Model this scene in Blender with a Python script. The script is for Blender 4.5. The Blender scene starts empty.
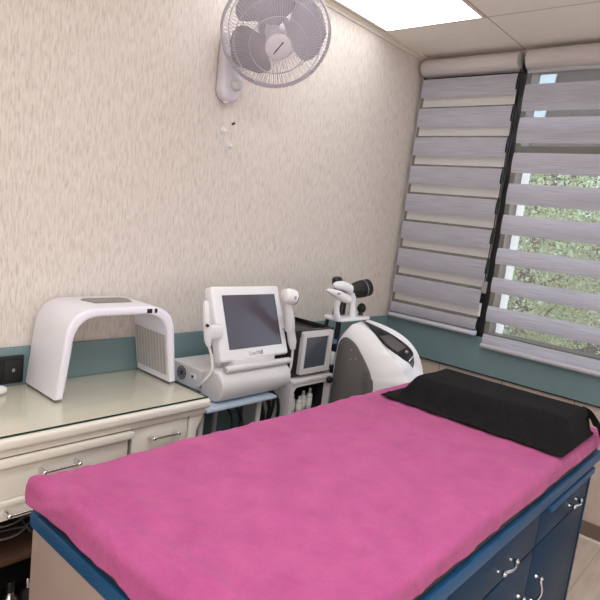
import bpy, bmesh, math, random
from mathutils import Vector, Matrix, noise
C = bpy.context.scene.collection
PI = math.pi
random.seed(7)

# ------------------------------------------------------------------ helpers
def s2l(c):
    return c / 12.92 if c <= 0.04045 else ((c + 0.055) / 1.055) ** 2.4
def rgb(r, g, b):
    return (s2l(r / 255), s2l(g / 255), s2l(b / 255), 1)

def mat(name, col, rough=0.5, metal=0.0, var=0.0, scale=20.0, stretch=(1, 1, 1), bump=0.0, bscale=None,
        spec=0.5, coat=0.0, sheen=0.0, trans=0.0, emit=None, estr=0.0, alpha=1.0, detail=6):
    m = bpy.data.materials.new(name); m.use_nodes = True
    nt = m.node_tree; b = nt.nodes['Principled BSDF']
    b.inputs['Base Color'].default_value = col
    b.inputs['Roughness'].default_value = rough
    b.inputs['Metallic'].default_value = metal
    b.inputs['Specular IOR Level'].default_value = spec
    b.inputs['Coat Weight'].default_value = coat
    b.inputs['Sheen Weight'].default_value = sheen
    b.inputs['Transmission Weight'].default_value = trans
    b.inputs['Alpha'].default_value = alpha
    if emit:
        b.inputs['Emission Color'].default_value = emit
        b.inputs['Emission Strength'].default_value = estr
    if var or bump:
        tc = nt.nodes.new('ShaderNodeTexCoord'); mp = nt.nodes.new('ShaderNodeMapping')
        mp.inputs['Scale'].default_value = stretch
        nt.links.new(tc.outputs['Object'], mp.inputs['Vector'])
        n = nt.nodes.new('ShaderNodeTexNoise'); n.inputs['Scale'].default_value = scale
        n.inputs['Detail'].default_value = detail
        nt.links.new(mp.outputs['Vector'], n.inputs['Vector'])
        if var:
            r = nt.nodes.new('ShaderNodeValToRGB')
            r.color_ramp.elements[0].position = 0.3; r.color_ramp.elements[1].position = 0.7
            r.color_ramp.elements[0].color = tuple(max(0, c * (1 - var)) for c in col[:3]) + (1,)
            r.color_ramp.elements[1].color = tuple(min(1, c * (1 + var)) for c in col[:3]) + (1,)
            nt.links.new(n.outputs['Fac'], r.inputs['Fac'])
            nt.links.new(r.outputs['Color'], b.inputs['Base Color'])
        if bump:
            n2 = n
            if bscale:
                n2 = nt.nodes.new('ShaderNodeTexNoise'); n2.inputs['Scale'].default_value = bscale
                n2.inputs['Detail'].default_value = detail
                nt.links.new(mp.outputs['Vector'], n2.inputs['Vector'])
            bp = nt.nodes.new('ShaderNodeBump'); bp.inputs['Strength'].default_value = bump
            bp.inputs['Distance'].default_value = 0.01
            nt.links.new(n2.outputs['Fac'], bp.inputs['Height'])
            nt.links.new(bp.outputs['Normal'], b.inputs['Normal'])
    return m

def BM(): return bmesh.new()

def add_box(bm, x0, x1, y0, y1, z0, z1, bev=0.0, seg=2, M=None):
    t = bmesh.new()
    vs = [t.verts.new((x, y, z)) for x in (x0, x1) for y in (y0, y1) for z in (z0, z1)]
    for f in ((0, 1, 3, 2), (4, 6, 7, 5), (0, 4, 5, 1), (2, 3, 7, 6), (0, 2, 6, 4), (1, 5, 7, 3)):
        t.faces.new([vs[i] for i in f])
    bmesh.ops.recalc_face_normals(t, faces=t.faces)
    if bev > 0:
        bmesh.ops.bevel(t, geom=list(t.edges), offset=bev, segments=seg, affect='EDGES', profile=0.5)
    merge(bm, t, M)

def merge(bm, t, M=None):
    if M is not None: bmesh.ops.transform(t, matrix=M, verts=t.verts)
    me = bpy.data.meshes.new('tmp'); t.to_mesh(me); t.free()
    bm.from_mesh(me); bpy.data.meshes.remove(me)

def frame_of(d):
    d = Vector(d).normalized()
    a = Vector((0, 0, 1)) if abs(d.z) < 0.9 else Vector((1, 0, 0))
    u = d.cross(a).normalized(); v = u.cross(d).normalized()
    return u, v

def add_sweep(bm, pts, radii, seg=12, caps=True, flat=1.0, closed=False, up=None):
    """tube through pts with a radius per point (parallel transported frame)"""
    pts = [Vector(p) for p in pts]
    if not hasattr(radii, '__len__'): radii = [radii] * len(pts)
    n = len(pts); rings = []
    u = None
    for i, p in enumerate(pts):
        if closed: d = pts[(i + 1) % n] - pts[i - 1]
        else: d = pts[min(i + 1, n - 1)] - pts[max(i - 1, 0)]
        d.normalize()
        if u is None:
            u, v = frame_of(d)
            if up is not None:
                v = (Vector(up) - d * d.dot(Vector(up))).normalized(); u = d.cross(v)
        else:
            u = (u - d * u.dot(d)).normalized(); v = d.cross(u) * -1
            v = u.cross(d)
        r = radii[i]
        rings.append([bm.verts.new(p + u * (r * flat * math.cos(2 * PI * k / seg)) + v * (r * math.sin(2 * PI * k / seg))) for k in range(seg)])
    for i in range(n if closed else n - 1):
        a, b = rings[i], rings[(i + 1) % n]
        for k in range(seg):
            bm.faces.new((a[k], a[(k + 1) % seg], b[(k + 1) % seg], b[k]))
    if caps and not closed:
        bm.faces.new(list(reversed(rings[0]))); bm.faces.new(rings[-1])

def smooth_pts(pts, sub=6):
    """Catmull-Rom through pts"""
    P = [Vector(p) for p in pts]; out = []
    for i in range(len(P) - 1):
        p0 = P[max(i - 1, 0)]; p1 = P[i]; p2 = P[i + 1]; p3 = P[min(i + 2, len(P) - 1)]
        for k in range(sub):
            t = k / sub
            out.append(0.5 * ((2 * p1) + (-p0 + p2) * t + (2 * p0 - 5 * p1 + 4 * p2 - p3) * t * t + (-p0 + 3 * p1 - 3 * p2 + p3) * t ** 3))
    out.append(P[-1]); return out

def add_cyl(bm, p0, p1, r0, r1=None, seg=24, bev=0.0):
    r1 = r0 if r1 is None else r1
    p0 = Vector(p0); p1 = Vector(p1)
    if bev > 0:
        d = (p1 - p0).normalized()
        add_sweep(bm, [p0, p0 + d * bev * .3, p0 + d * bev, p1 - d * bev, p1 - d * bev * .3, p1],
                  [r0 - bev, r0 - bev * .3, r0, r1, r1 - bev * .3, r1 - bev], seg)
    else: add_sweep(bm, [p0, p1], [r0, r1], seg)

def add_prism(bm, poly, axis, a, b, bev=0.0, seg=2, M=None):
    """poly: 2D points. axis 'y': (x,z) ; axis 'x': (y,z) ; axis 'z': (x,y)"""
    def P(p, t):
        return {'y': (p[0], t, p[1]), 'x': (t, p[0], p[1]), 'z': (p[0], p[1], t)}[axis]
    t = bmesh.new()
    A = [t.verts.new(P(p, a)) for p in poly]; B = [t.verts.new(P(p, b)) for p in poly]
    n = len(poly)
    fa = t.faces.new(A); fb = t.faces.new(list(reversed(B)))
    for i in range(n): t.faces.new((A[i], B[i], B[(i + 1) % n], A[(i + 1) % n]))
    bmesh.ops.recalc_face_normals(t, faces=t.faces)
    if bev > 0:
        es = list(set(list(fa.edges) + list(fb.edges)))
        bmesh.ops.bevel(t, geom=es, offset=bev, segments=seg, affect='EDGES', profile=0.5)
    merge(bm, t, M)

def arc(cx, cy, r, a0, a1, n=8):
    return [(cx + r * math.cos(math.radians(a0 + (a1 - a0) * k / n)), cy + r * math.sin(math.radians(a0 + (a1 - a0) * k / n))) for k in range(n + 1)]

def add_ball(bm, c, r, sx=1, sy=1, sz=1, seg=20, rings=12):
    t = bmesh.new()
    bmesh.ops.create_uvsphere(t, u_segments=seg, v_segments=rings, radius=r)
    merge(bm, t, Matrix.Translation(c) @ Matrix.Diagonal((sx, sy, sz, 1)))

def obj(name, bm, m, parent=None, smooth=40):
    bmesh.ops.recalc_face_normals(bm, faces=bm.faces)
    me = bpy.data.meshes.new(name); bm.to_mesh(me); bm.free()
    me.materials.append(m)
    if smooth:
        for p in me.polygons: p.use_smooth = True
        try: me.set_sharp_from_angle(angle=math.radians(smooth))
        except Exception: pass
    o = bpy.data.objects.new(name, me); C.objects.link(o)
    if parent:
        o.parent = parent
        w = parent; off = Vector((0, 0, 0))
        while w: off += w.location; w = w.parent
        if off.length > 0:                       # coordinates are written in the room's frame
            me.transform(Matrix.Translation(-off))
    return o

def tag(o, label, cat, group=None, kind=None):
    o['label'] = label; o['category'] = cat
    if group: o['group'] = group
    if kind: o['kind'] = kind
    return o

def thing(name, label, cat, loc=(0, 0, 0), group=None):
    o = bpy.data.objects.new(name, None); C.objects.link(o); o.location = loc
    o.empty_display_size = 0.05
    return tag(o, label, cat, group)

def struct(name, bm, m, parent=None, smooth=0):
    o = obj(name, bm, m, parent, smooth)
    if not parent: o['kind'] = 'structure'
    return o

def text(name, body, size, m, parent, M, extr=0.0004):
    cu = bpy.data.curves.new(name, 'FONT'); cu.body = body; cu.size = size; cu.extrude = extr
    cu.align_x = 'CENTER'; cu.align_y = 'CENTER'
    cu.materials.append(m)
    tmp = bpy.data.objects.new('tmp', cu); C.objects.link(tmp)
    bpy.context.view_layer.update()
    me = bpy.data.meshes.new_from_object(tmp.evaluated_get(bpy.context.evaluated_depsgraph_get()))
    bpy.data.objects.remove(tmp); bpy.data.curves.remove(cu)
    o = bpy.data.objects.new(name, me); C.objects.link(o); o.parent = parent
    off = Vector((0, 0, 0)); w = parent
    while w: off += w.location; w = w.parent
    me.transform(Matrix.Translation(-off) @ M)
    if not me.materials: me.materials.append(m)
    return o

# ------------------------------------------------------------------ materials
WHITE = mat('white_plastic', rgb(231, 232, 236), 0.28, var=0.015, scale=6, coat=0.2)
LILAC = mat('lilac_white_plastic', rgb(234, 233, 244), 0.3, var=0.01, scale=5, coat=0.2)
PALE = mat('pale_grey_plastic', rgb(222, 221, 222), 0.35, var=0.02, scale=8)
SILVER = mat('silver_plastic', rgb(212, 210, 212), 0.33, metal=0.05, var=0.02, scale=10)
CHROME = mat('chrome', rgb(225, 225, 228), 0.12, metal=1.0, var=0.02, scale=30)
BLACK = mat('black_plastic', rgb(22, 21, 23), 0.35, var=0.2, scale=30)
RUBBER = mat('black_rubber', rgb(12, 12, 13), 0.6, var=0.2, scale=40)
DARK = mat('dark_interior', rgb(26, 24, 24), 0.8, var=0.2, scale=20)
SCREEN = mat('dark_screen_glass', rgb(80, 75, 84), 0.22, var=0.06, scale=3, spec=0.5)
SCREEN2 = mat('grey_screen_glass', rgb(72, 78, 88), 0.12, var=0.05, scale=3, spec=0.7)
CREAM = mat('cream_lacquered_wood', rgb(232, 226, 215), 0.35, var=0.03, scale=5, stretch=(1, 6, 6), coat=0.15)
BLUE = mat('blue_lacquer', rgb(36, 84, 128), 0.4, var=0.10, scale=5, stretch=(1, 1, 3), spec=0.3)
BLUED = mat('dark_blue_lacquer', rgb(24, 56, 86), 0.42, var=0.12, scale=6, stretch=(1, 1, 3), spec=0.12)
TAUPE = mat('taupe_laminate', rgb(166, 148, 140), 0.5, var=0.03, scale=8)
TEAL = mat('teal_painted_board', rgb(114, 138, 142), 0.42, var=0.035, scale=9, bump=0.03)
PINK = None
BLACKV = mat('black_vinyl', rgb(24, 23, 28), 0.42, var=0.2, scale=25, bump=0.1)
BLACKC = mat('black_cloth', rgb(27, 26, 28), 0.9, var=0.3, scale=120, bump=0.35, spec=0.15)
GREYSIDE = mat('warm_grey_plastic', rgb(106, 103, 102), 0.45, var=0.03, scale=10)
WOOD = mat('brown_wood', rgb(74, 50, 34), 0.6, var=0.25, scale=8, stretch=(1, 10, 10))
GLASSBLUE = mat('blue_tinted_shelf_glass', rgb(180, 196, 212), 0.15, var=0.03, scale=5, coat=0.3)
CLEAR = mat('clear_bottle_plastic', rgb(222, 225, 222), 0.2, var=0.06, scale=20, trans=0.15)
LABELM = mat('white_paper_label', rgb(232, 232, 226), 0.6, var=0.04, scale=30)
INK = mat('dark_ink', rgb(58, 54, 66), 0.5, var=0.1, scale=50)
INKL = mat('grey_ink', rgb(150, 146, 152), 0.5, var=0.1, scale=50)
FANW = mat('fan_white_plastic', rgb(214, 210, 220), 0.35, var=0.02, scale=8)
FANB = mat('fan_blade_grey', rgb(192, 187, 195), 0.4, var=0.03, scale=6)
WIRE = mat('fan_cage_wire', rgb(196, 191, 200), 0.35, metal=0.1, var=0.03, scale=30)
CABLEW = mat('white_cable', rgb(222, 219, 216), 0.45, var=0.03, scale=30)
BLUECAP = mat('blue_cap_plastic', rgb(96, 132, 176), 0.35, var=0.05, scale=30)
SKINW = mat('white_satin_metal', rgb(216, 214, 214), 0.35, var=0.02, scale=12)

def pink_mat():
    m = mat('pink_brushed_cotton', rgb(219, 104, 160), 0.85, var=0.0, bump=0.0, sheen=0.25, spec=0.2)
    nt = m.node_tree; b = nt.nodes['Principled BSDF']
    tc = nt.nodes.new('ShaderNodeTexCoord')
    a = nt.nodes.new('ShaderNodeTexNoise'); a.inputs['Scale'].default_value = 11; a.inputs['Detail'].default_value = 8; a.inputs['Roughness'].default_value = 0.65
    c = nt.nodes.new('ShaderNodeTexNoise'); c.inputs['Scale'].default_value = 160; c.inputs['Detail'].default_value = 4
    nt.links.new(tc.outputs['Object'], a.inputs['Vector']); nt.links.new(tc.outputs['Object'], c.inputs['Vector'])
    r = nt.nodes.new('ShaderNodeValToRGB')
    r.color_ramp.elements[0].position = 0.32; r.color_ramp.elements[1].position = 0.68
    r.color_ramp.elements[0].color = rgb(174, 78, 134); r.color_ramp.elements[1].color = rgb(190, 91, 146)
    nt.links.new(a.outputs['Fac'], r.inputs['Fac'])
    mx = nt.nodes.new('ShaderNodeMixRGB'); mx.blend_type = 'MULTIPLY'; mx.inputs['Fac'].default_value = 0.18
    nt.links.new(r.outputs['Color'], mx.inputs['Color1']); nt.links.new(c.outputs['Fac'], mx.inputs['Color2'])
    nt.links.new(mx.outputs['Color'], b.inputs['Base Color'])
    wv = nt.nodes.new('ShaderNodeTexNoise'); wv.inputs['Scale'].default_value = 9; wv.inputs['Detail'].default_value = 5; wv.inputs['Distortion'].default_value = 1.2
    nt.links.new(tc.outputs['Object'], wv.inputs['Vector'])
    b0 = nt.nodes.new('ShaderNodeBump'); b0.inputs['Strength'].default_value = 0.22; b0.inputs['Distance'].default_value = 0.012
    nt.links.new(wv.outputs['Fac'], b0.inputs['Height'])
    bp = nt.nodes.new('ShaderNodeBump'); bp.inputs['Strength'].default_value = 0.25; bp.inputs['Distance'].default_value = 0.004
    nt.links.new(b0.outputs['Normal'], bp.inputs['Normal'])
    nt.links.new(c.outputs['Fac'], bp.inputs['Height']); nt.links.new(bp.outputs['Normal'], b.inputs['Normal'])
    b.inputs['Sheen Tint'].default_value = rgb(250, 190, 220)
    return m
PINK = pink_mat()

def wallpaper_mat():
    m = bpy.data.materials.new('striated_wallpaper'); m.use_nodes = True
    nt = m.node_tree; b = nt.nodes['Principled BSDF']; b.inputs['Roughness'].default_value = 0.75
    b.inputs['Specular IOR Level'].default_value = 0.2
    tc = nt.nodes.new('ShaderNodeTexCoord')
    def nz(sc, det, vec):
        mp = nt.nodes.new('ShaderNodeMapping'); mp.inputs['Scale'].default_value = vec
        nt.links.new(tc.outputs['Object'], mp.inputs['Vector'])
        n = nt.nodes.new('ShaderNodeTexNoise'); n.inputs['Scale'].default_value = sc; n.inputs['Detail'].default_value = det
        n.inputs['Distortion'].default_value = 0.6
        nt.links.new(mp.outputs['Vector'], n.inputs['Vector']); return n
    a = nz(1, 8, (165, 165, 24)); c = nz(1, 6, (300, 300, 90))
    r = nt.nodes.new('ShaderNodeValToRGB')
    e = r.color_ramp.elements
    e[0].position = 0.30; e[0].color = rgb(194, 186, 180); e[1].position = 0.50; e[1].color = rgb(217, 208, 200)
    x = e.new(0.7); x.color = rgb(225, 219, 213)
    nt.links.new(a.outputs['Fac'], r.inputs['Fac'])
    mx = nt.nodes.new('ShaderNodeMixRGB'); mx.blend_type = 'OVERLAY'; mx.inputs['Fac'].default_value = 0.12
    nt.links.new(r.outputs['Color'], mx.inputs['Color1']); nt.links.new(c.outputs['Fac'], mx.inputs['Color2'])
    nt.links.new(mx.outputs['Color'], b.inputs['Base Color'])
    bp = nt.nodes.new('ShaderNodeBump'); bp.inputs['Strength'].default_value = 0.30; bp.inputs['Distance'].default_value = 0.004
    nt.links.new(a.outputs['Fac'], bp.inputs['Height']); nt.links.new(bp.outputs['Normal'], b.inputs['Normal'])
    return m

def seam_mat(name, base, seam, axes, width=0.004, var=0.03, scale=20, rough=0.6, swirl=None):
    """base colour with thin lines: axes = [(axis, period, phase), ...]"""
    m = bpy.data.materials.new(name); m.use_nodes = True
    nt = m.node_tree; b = nt.nodes['Principled BSDF']; b.inputs['Roughness'].default_value = rough
    b.inputs['Specular IOR Level'].default_value = 0.3
    tc = nt.nodes.new('ShaderNodeTexCoord'); sp = nt.nodes.new('ShaderNodeSeparateXYZ')
    nt.links.new(tc.outputs['Object'], sp.inputs[0])
    n = nt.nodes.new('ShaderNodeTexNoise'); n.inputs['Scale'].default_value = scale; n.inputs['Detail'].default_value = 8
    if swirl:
        mp = nt.nodes.new('ShaderNodeMapping'); mp.inputs['Scale'].default_value = swirl
        nt.links.new(tc.outputs['Object'], mp.inputs['Vector']); nt.links.new(mp.outputs['Vector'], n.inputs['Vector'])
    else: nt.links.new(tc.outputs['Object'], n.inputs['Vector'])
    r = nt.nodes.new('ShaderNodeValToRGB')
    r.color_ramp.elements[0].position = 0.3; r.color_ramp.elements[1].position = 0.7
    r.color_ramp.elements[0].color = tuple(c * (1 - var) for c in base[:3]) + (1,)
    r.color_ramp.elements[1].color = tuple(min(1, c * (1 + var)) for c in base[:3]) + (1,)
    nt.links.new(n.outputs['Fac'], r.inputs['Fac'])
    last = r.outputs['Color']
    for ax, per, ph in axes:
        ad = nt.nodes.new('ShaderNodeMath'); ad.operation = 'ADD'; ad.inputs[1].default_value = -ph + 1000 * per + width / 2
        nt.links.new(sp.outputs['XYZ'.index(ax)], ad.inputs[0])
        md = nt.nodes.new('ShaderNodeMath'); md.operation = 'MODULO'; md.inputs[1].default_value = per
        nt.links.new(ad.outputs[0], md.inputs[0])
        lt = nt.nodes.new('ShaderNodeMath'); lt.operation = 'LESS_THAN'; lt.inputs[1].default_value = width
        nt.links.new(md.outputs[0], lt.inputs[0])
        mx = nt.nodes.new('ShaderNodeMixRGB'); nt.links.new(lt.outputs[0], mx.inputs['Fac'])
        nt.links.new(last, mx.inputs['Color1']); mx.inputs['Color2'].default_value = seam
        last = mx.outputs['Color']
    nt.links.new(last, b.inputs['Base Color'])
    return m

WALLPAPER = wallpaper_mat()
WALLW = seam_mat('beige_wall_panels', rgb(196, 180, 168), rgb(120, 106, 96), [('Y', 0.385, -0.396)], 0.004)
WALLP = mat('plain_cream_wall', rgb(214, 204, 192), 0.7, var=0.02, scale=5)
CEIL = seam_mat('beige_ceiling_tiles', rgb(244, 240, 230), rgb(170, 160, 144), [('X', 0.6, -0.503), ('Y', 0.6, -0.6)], 0.006, var=0.02)
FLOORM = seam_mat('pale_wood_look_vinyl', rgb(212, 198, 186), rgb(170, 154, 142), [('Y', 0.18, 0.02)], 0.003, var=0.12, scale=3, rough=0.4, swirl=(1.5, 9, 1))

def fabric_mat():
    m = mat('grey_streaked_blind_fabric', rgb(184, 183, 193), 0.8, var=0.24, scale=1, stretch=(6, 6, 300), bump=0.1, spec=0.15)
    nt = m.node_tree; b = nt.nodes['Principled BSDF']; out = [n for n in nt.nodes if n.type == 'OUTPUT_MATERIAL'][0]
    t = nt.nodes.new('ShaderNodeBsdfTranslucent'); t.inputs['Color'].default_value = rgb(190, 184, 190)
    mx = nt.nodes.new('ShaderNodeMixShader'); mx.inputs['Fac'].default_value = 0.22
    nt.links.new(b.outputs[0], mx.inputs[1]); nt.links.new(t.outputs[0], mx.inputs[2]); nt.links.new(mx.outputs[0], out.inputs['Surface'])
    return m
FABRIC = fabric_mat()
FABRICB = mat('pale_blind_fabric', rgb(242, 240, 240), 0.8, var=0.06, scale=1, stretch=(8, 8, 420), spec=0.15)
def sheer_mat(name, fac, col):
    m = bpy.data.materials.new(name); m.use_nodes = True
    nt = m.node_tree; nt.nodes.clear()
    o = nt.nodes.new('ShaderNodeOutputMaterial'); a = nt.nodes.new('ShaderNodeBsdfTransparent')
    d = nt.nodes.new('ShaderNodeBsdfDiffuse'); d.inputs['Color'].default_value = col
    tc = nt.nodes.new('ShaderNodeTexCoord'); n = nt.nodes.new('ShaderNodeTexNoise'); n.inputs['Scale'].default_value = 300
    nt.links.new(tc.outputs['Object'], n.inputs['Vector'])
    mr = nt.nodes.new('ShaderNodeMapRange'); mr.inputs['To Min'].default_value = fac * 0.8; mr.inputs['To Max'].default_value = fac * 1.2
    nt.links.new(n.outputs['Fac'], mr.inputs['Value'])
    mx = nt.nodes.new('ShaderNodeMixShader')
    nt.links.new(mr.outputs[0], mx.inputs['Fac']); nt.links.new(a.outputs[0], mx.inputs[1]); nt.links.new(d.outputs[0], mx.inputs[2])
    nt.links.new(mx.outputs[0], o.inputs['Surface'])
    return m
SHEER = sheer_mat('sheer_blind_mesh', 0.36, rgb(182, 176, 170))
def pane_mat():
    m = bpy.data.materials.new('window_glass'); m.use_nodes = True
    nt = m.node_tree; nt.nodes.clear()
    o = nt.nodes.new('ShaderNodeOutputMaterial'); a = nt.nodes.new('ShaderNodeBsdfTransparent')
    a.inputs['Color'].default_value = (0.93, 0.95, 0.94, 1)
    g = nt.nodes.new('ShaderNodeBsdfGlossy'); g.inputs['Roughness'].default_value = 0.02
    lw = nt.nodes.new('ShaderNodeLayerWeight'); lw.inputs['Blend'].default_value = 0.5
    pw = nt.nodes.new('ShaderNodeMath'); pw.operation = 'POWER'; pw.inputs[1].default_value = 5.0
    nt.links.new(lw.outputs['Facing'], pw.inputs[0])
    f = nt.nodes.new('ShaderNodeMath'); f.operation = 'MULTIPLY_ADD'; f.inputs[1].default_value = 0.9; f.inputs[2].default_value = 0.035
    nt.links.new(pw.outputs[0], f.inputs[0])
    mx = nt.nodes.new('ShaderNodeMixShader')
    nt.links.new(f.outputs[0], mx.inputs['Fac']); nt.links.new(a.outputs[0], mx.inputs[1]); nt.links.new(g.outputs[0], mx.inputs[2])
    nt.links.new(mx.outputs[0], o.inputs['Surface']); return m
PANE = pane_mat()
def tabletop_glass():
    m = bpy.data.materials.new('greenish_table_glass'); m.use_nodes = True
    nt = m.node_tree; nt.nodes.clear()
    o = nt.nodes.new('ShaderNodeOutputMaterial'); a = nt.nodes.new('ShaderNodeBsdfTransparent')
    a.inputs['Color'].default_value = (0.982, 0.988, 0.972, 1)
    g = nt.nodes.new('ShaderNodeBsdfGlossy'); g.inputs['Roughness'].default_value = 0.03
    lw = nt.nodes.new('ShaderNodeLayerWeight'); lw.inputs['Blend'].default_value = 0.5
    pw = nt.nodes.new('ShaderNodeMath'); pw.operation = 'POWER'; pw.inputs[1].default_value = 5.0
    nt.links.new(lw.outputs['Facing'], pw.inputs[0])
    f = nt.nodes.new('ShaderNodeMath'); f.operation = 'MULTIPLY_ADD'; f.inputs[1].default_value = 0.9; f.inputs[2].default_value = 0.035
    nt.links.new(pw.outputs[0], f.inputs[0])
    mx = nt.nodes.new('ShaderNodeMixShader')
    nt.links.new(f.outputs[0], mx.inputs['Fac']); nt.links.new(a.outputs[0], mx.inputs[1]); nt.links.new(g.outputs[0], mx.inputs[2])
    nt.links.new(mx.outputs[0], o.inputs['Surface']); return m
TGLASS = tabletop_glass()
GREENEDGE = mat('dark_green_glass_edge', rgb(34, 62, 54), 0.15, var=0.1, scale=20)

# ------------------------------------------------------------------ room
H = 2.452
XB, YR = -4.4, -3.4
b = BM(); add_box(b, XB, 0.2, YR, 0.15, -0.1, 0.0); struct('floor', b, FLOORM)
b = BM(); add_box(b, XB, 0.2, YR, 0.15, H, H + 0.1); struct('ceiling', b, CEIL)
b = BM(); add_box(b, XB, 0.0, 0.0, 0.15, 0, H); struct('wall_left', b, WALLPAPER)
b = BM(); add_box(b, XB - 0.15, XB, YR, 0.15, 0, H); struct('wall_back', b, WALLP)
b = BM(); add_box(b, XB, 0.2, YR - 0.15, YR, 0, H); struct('wall_right', b, WALLP)
WY0, WY1, WZ0, WZ1 = -2.3, -0.004, 0.87, 2.40
b = BM()
add_box(b, 0, 0.15, YR, 0.15, 0, WZ0); add_box(b, 0, 0.15, YR, 0.15, WZ1, H)
add_box(b, 0, 0.15, WY1, 0.15, WZ0, WZ1); add_box(b, 0, 0.15, YR, WY0, WZ0, WZ1)
struct('wall_window', b, WALLW)
# cornice
b = BM(); add_prism(b, [(0, H), (-0.030, H), (-0.030, H - 0.008), (-0.014, H - 0.012), (-0.008, H - 0.024), (0, H - 0.024)], 'x', XB, -0.0)
struct('trim_1', b, mat('white_cornice', rgb(226, 218, 206), 0.5, var=0.02, scale=10))
# teal bands
b = BM(); add_box(b, -3.6, -0.001, -0.014, -0.0005, 0.05, 0.8876, 0.002); struct('trim_2', b, TEAL)
b = BM(); add_box(b, -0.022, -0.0005, YR, -0.015, 0.683, 0.885, 0.003); struct('trim_3', b, TEAL)
b = BM(); add_box(b, -0.020, -0.0005, YR, -0.015, 0.676, 0.684); struct('trim_4', b, mat('dark_edge_strip', rgb(40, 46, 46), 0.5, var=0.1, scale=20))
b = BM(); add_box(b, -0.012, -0.0005, YR, -0.001, 0.010, 0.085, 0.002); struct('baseboard_window', b, mat('dark_taupe_baseboard', rgb(112, 98, 86), 0.5, var=0.05, scale=20))
b = BM(); add_box(b, -0.022, -0.0005, YR, -0.001, 0.0, 0.012, 0.003); struct('trim_5', b, mat('white_floor_bead', rgb(226, 220, 212), 0.5, var=0.03, scale=20))

# window
FRAMEB = mat('black_window_frame', rgb(20, 20, 22), 0.4, var=0.15, scale=20)
w = bpy.data.objects.new('window_1', None); C.objects.link(w); w['kind'] = 'structure'
b = BM()
add_box(b, 0.0, 0.12, WY0, WY0 + .05, WZ0, WZ1); add_box(b, 0.0, 0.12, WY1 - .05, WY1, WZ0, WZ1)
add_box(b, 0.0, 0.12, WY0, WY1, WZ0, WZ0 + .045); add_box(b, 0.0, 0.12, WY0, WY1, WZ1 - .05, WZ1)
add_box(b, -0.005, 0.11, -0.66, -0.585, WZ0, WZ1)
add_box(b, 0.02, 0.10, WY0, WY1, 1.918, 1.952)
obj('window_frame', b, FRAMEB, w, 0)
b = BM(); add_box(b, 0.06, 0.085, -0.642, -0.585, WZ0 + .045, 1.918, .003); obj('sash_stile', b, mat('grey_sash', rgb(176, 172, 176), .4, var=.05, scale=10), w, 0)
fm = mat('exterior_glow_white', rgb(245, 245, 245), .6, var=.01, scale=20)
fnt = fm.node_tree; ft = fnt.nodes.new('ShaderNodeBsdfTranslucent'); ft.inputs['Color'].default_value = (.98, .93, .87, 1)
fx = fnt.nodes.new('ShaderNodeMixShader'); fx.inputs['Fac'].default_value = .8
fo = [n for n in fnt.nodes if n.type == 'OUTPUT_MATERIAL'][0]
fnt.links.new(fnt.nodes['Principled BSDF'].outputs[0], fx.inputs[1]); fnt.links.new(ft.outputs[0], fx.inputs[2]); fnt.links.new(fx.outputs[0], fo.inputs['Surface'])
b = BM(); vs_ = [b.verts.new(p) for p in ((.092, -.703, WZ0 + .045), (.092, -.648, WZ0 + .045), (.092, -.648, 1.915), (.092, -.703, 1.915))]; b.faces.new(vs_)
obj('exterior_glow_strip', b, fm, w, 0)  # translucent strip added to stand in for the bright exterior light
b = BM(); add_box(b, 0.05, 0.053, -0.60, WY1 - .04, WZ0 + .04, WZ1 - .04); obj('dark_gap_backing', b, sheer_mat('dark_gap_backing', 0.72, rgb(40, 38, 38)), w, 0)  # dark mesh sheet added so the corner blind's gaps read dark
b = BM(); add_box(b, 0.085, 0.088, WY0 + .05, WY1 - .05, WZ0 + .04, WZ1 - .05); obj('pane', b, PANE, w, 0)

# ------------------------------------------------------------------ blinds
def bulge_strip(bm, y0, y1, z0, z1, x, bul, n=8):
    prev = None
    for k in range(n + 1):
        t = k / n
        z = z0 + (z1 - z0) * t
        xx = x - bul * abs(math.sin(PI * t)) ** 0.8
        cur = (bm.verts.new((xx, y0, z)), bm.verts.new((xx, y1, z)))
        if prev: bm.faces.new((prev[0], prev[1], cur[1], cur[0]))
        prev = cur

def make_blind(label, y0, y1, ztop, head_h, bands, sheers, backs, zbot, cord=None):
    t = thing('zebra_blind', label, 'blind', (-0.05, (y0 + y1) / 2, zbot))
    b = BM()
    prof = [(-0.014, ztop), (-0.06, ztop)] + arc(-0.06, ztop - head_h / 2, head_h / 2, 90, 270, 8)[1:-1] + [(-0.06, ztop - head_h), (-0.014, ztop - head_h)]
    # profile in (x,z); extrude along y
    add_prism(b, prof, 'y', y0 - 0.004, y1 + 0.004, 0.003)
    obj('headrail', b, mat('blind_headrail_cover', rgb(196, 190, 188), 0.6, var=0.08, scale=1, stretch=(8, 8, 300)), t)
    b = BM()
    for (a, c) in bands: bulge_strip(b, y0, y1, a, c, -0.052, 0.008, 12)
    obj('striped_fabric', b, FABRIC, t)
    b = BM()
    for (a, c) in sheers: bulge_strip(b, y0, y1, a, c, -0.052, 0.0, 2)
    obj('sheer_fabric', b, SHEER, t)
    b = BM()
    for (a, c) in backs: bulge_strip(b, y0, y1, a, c, -0.022, 0.0, 2)
    obj('rear_fabric', b, FABRICB, t)
    b = BM()
    add_prism(b, [(-0.03, zbot), (-0.066, zbot)] + arc(-0.062, zbot + 0.013, 0.012, 220, 90, 6) + [(-0.03, zbot + 0.026)], 'y', y0 - .002, y1 + .002, 0.002)
    obj('bottom_rail', b, mat('blind_bottom_rail', rgb(196, 194, 204), 0.35, var=0.03, scale=20), t)
    if cord: cord(t)
    return t

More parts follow.
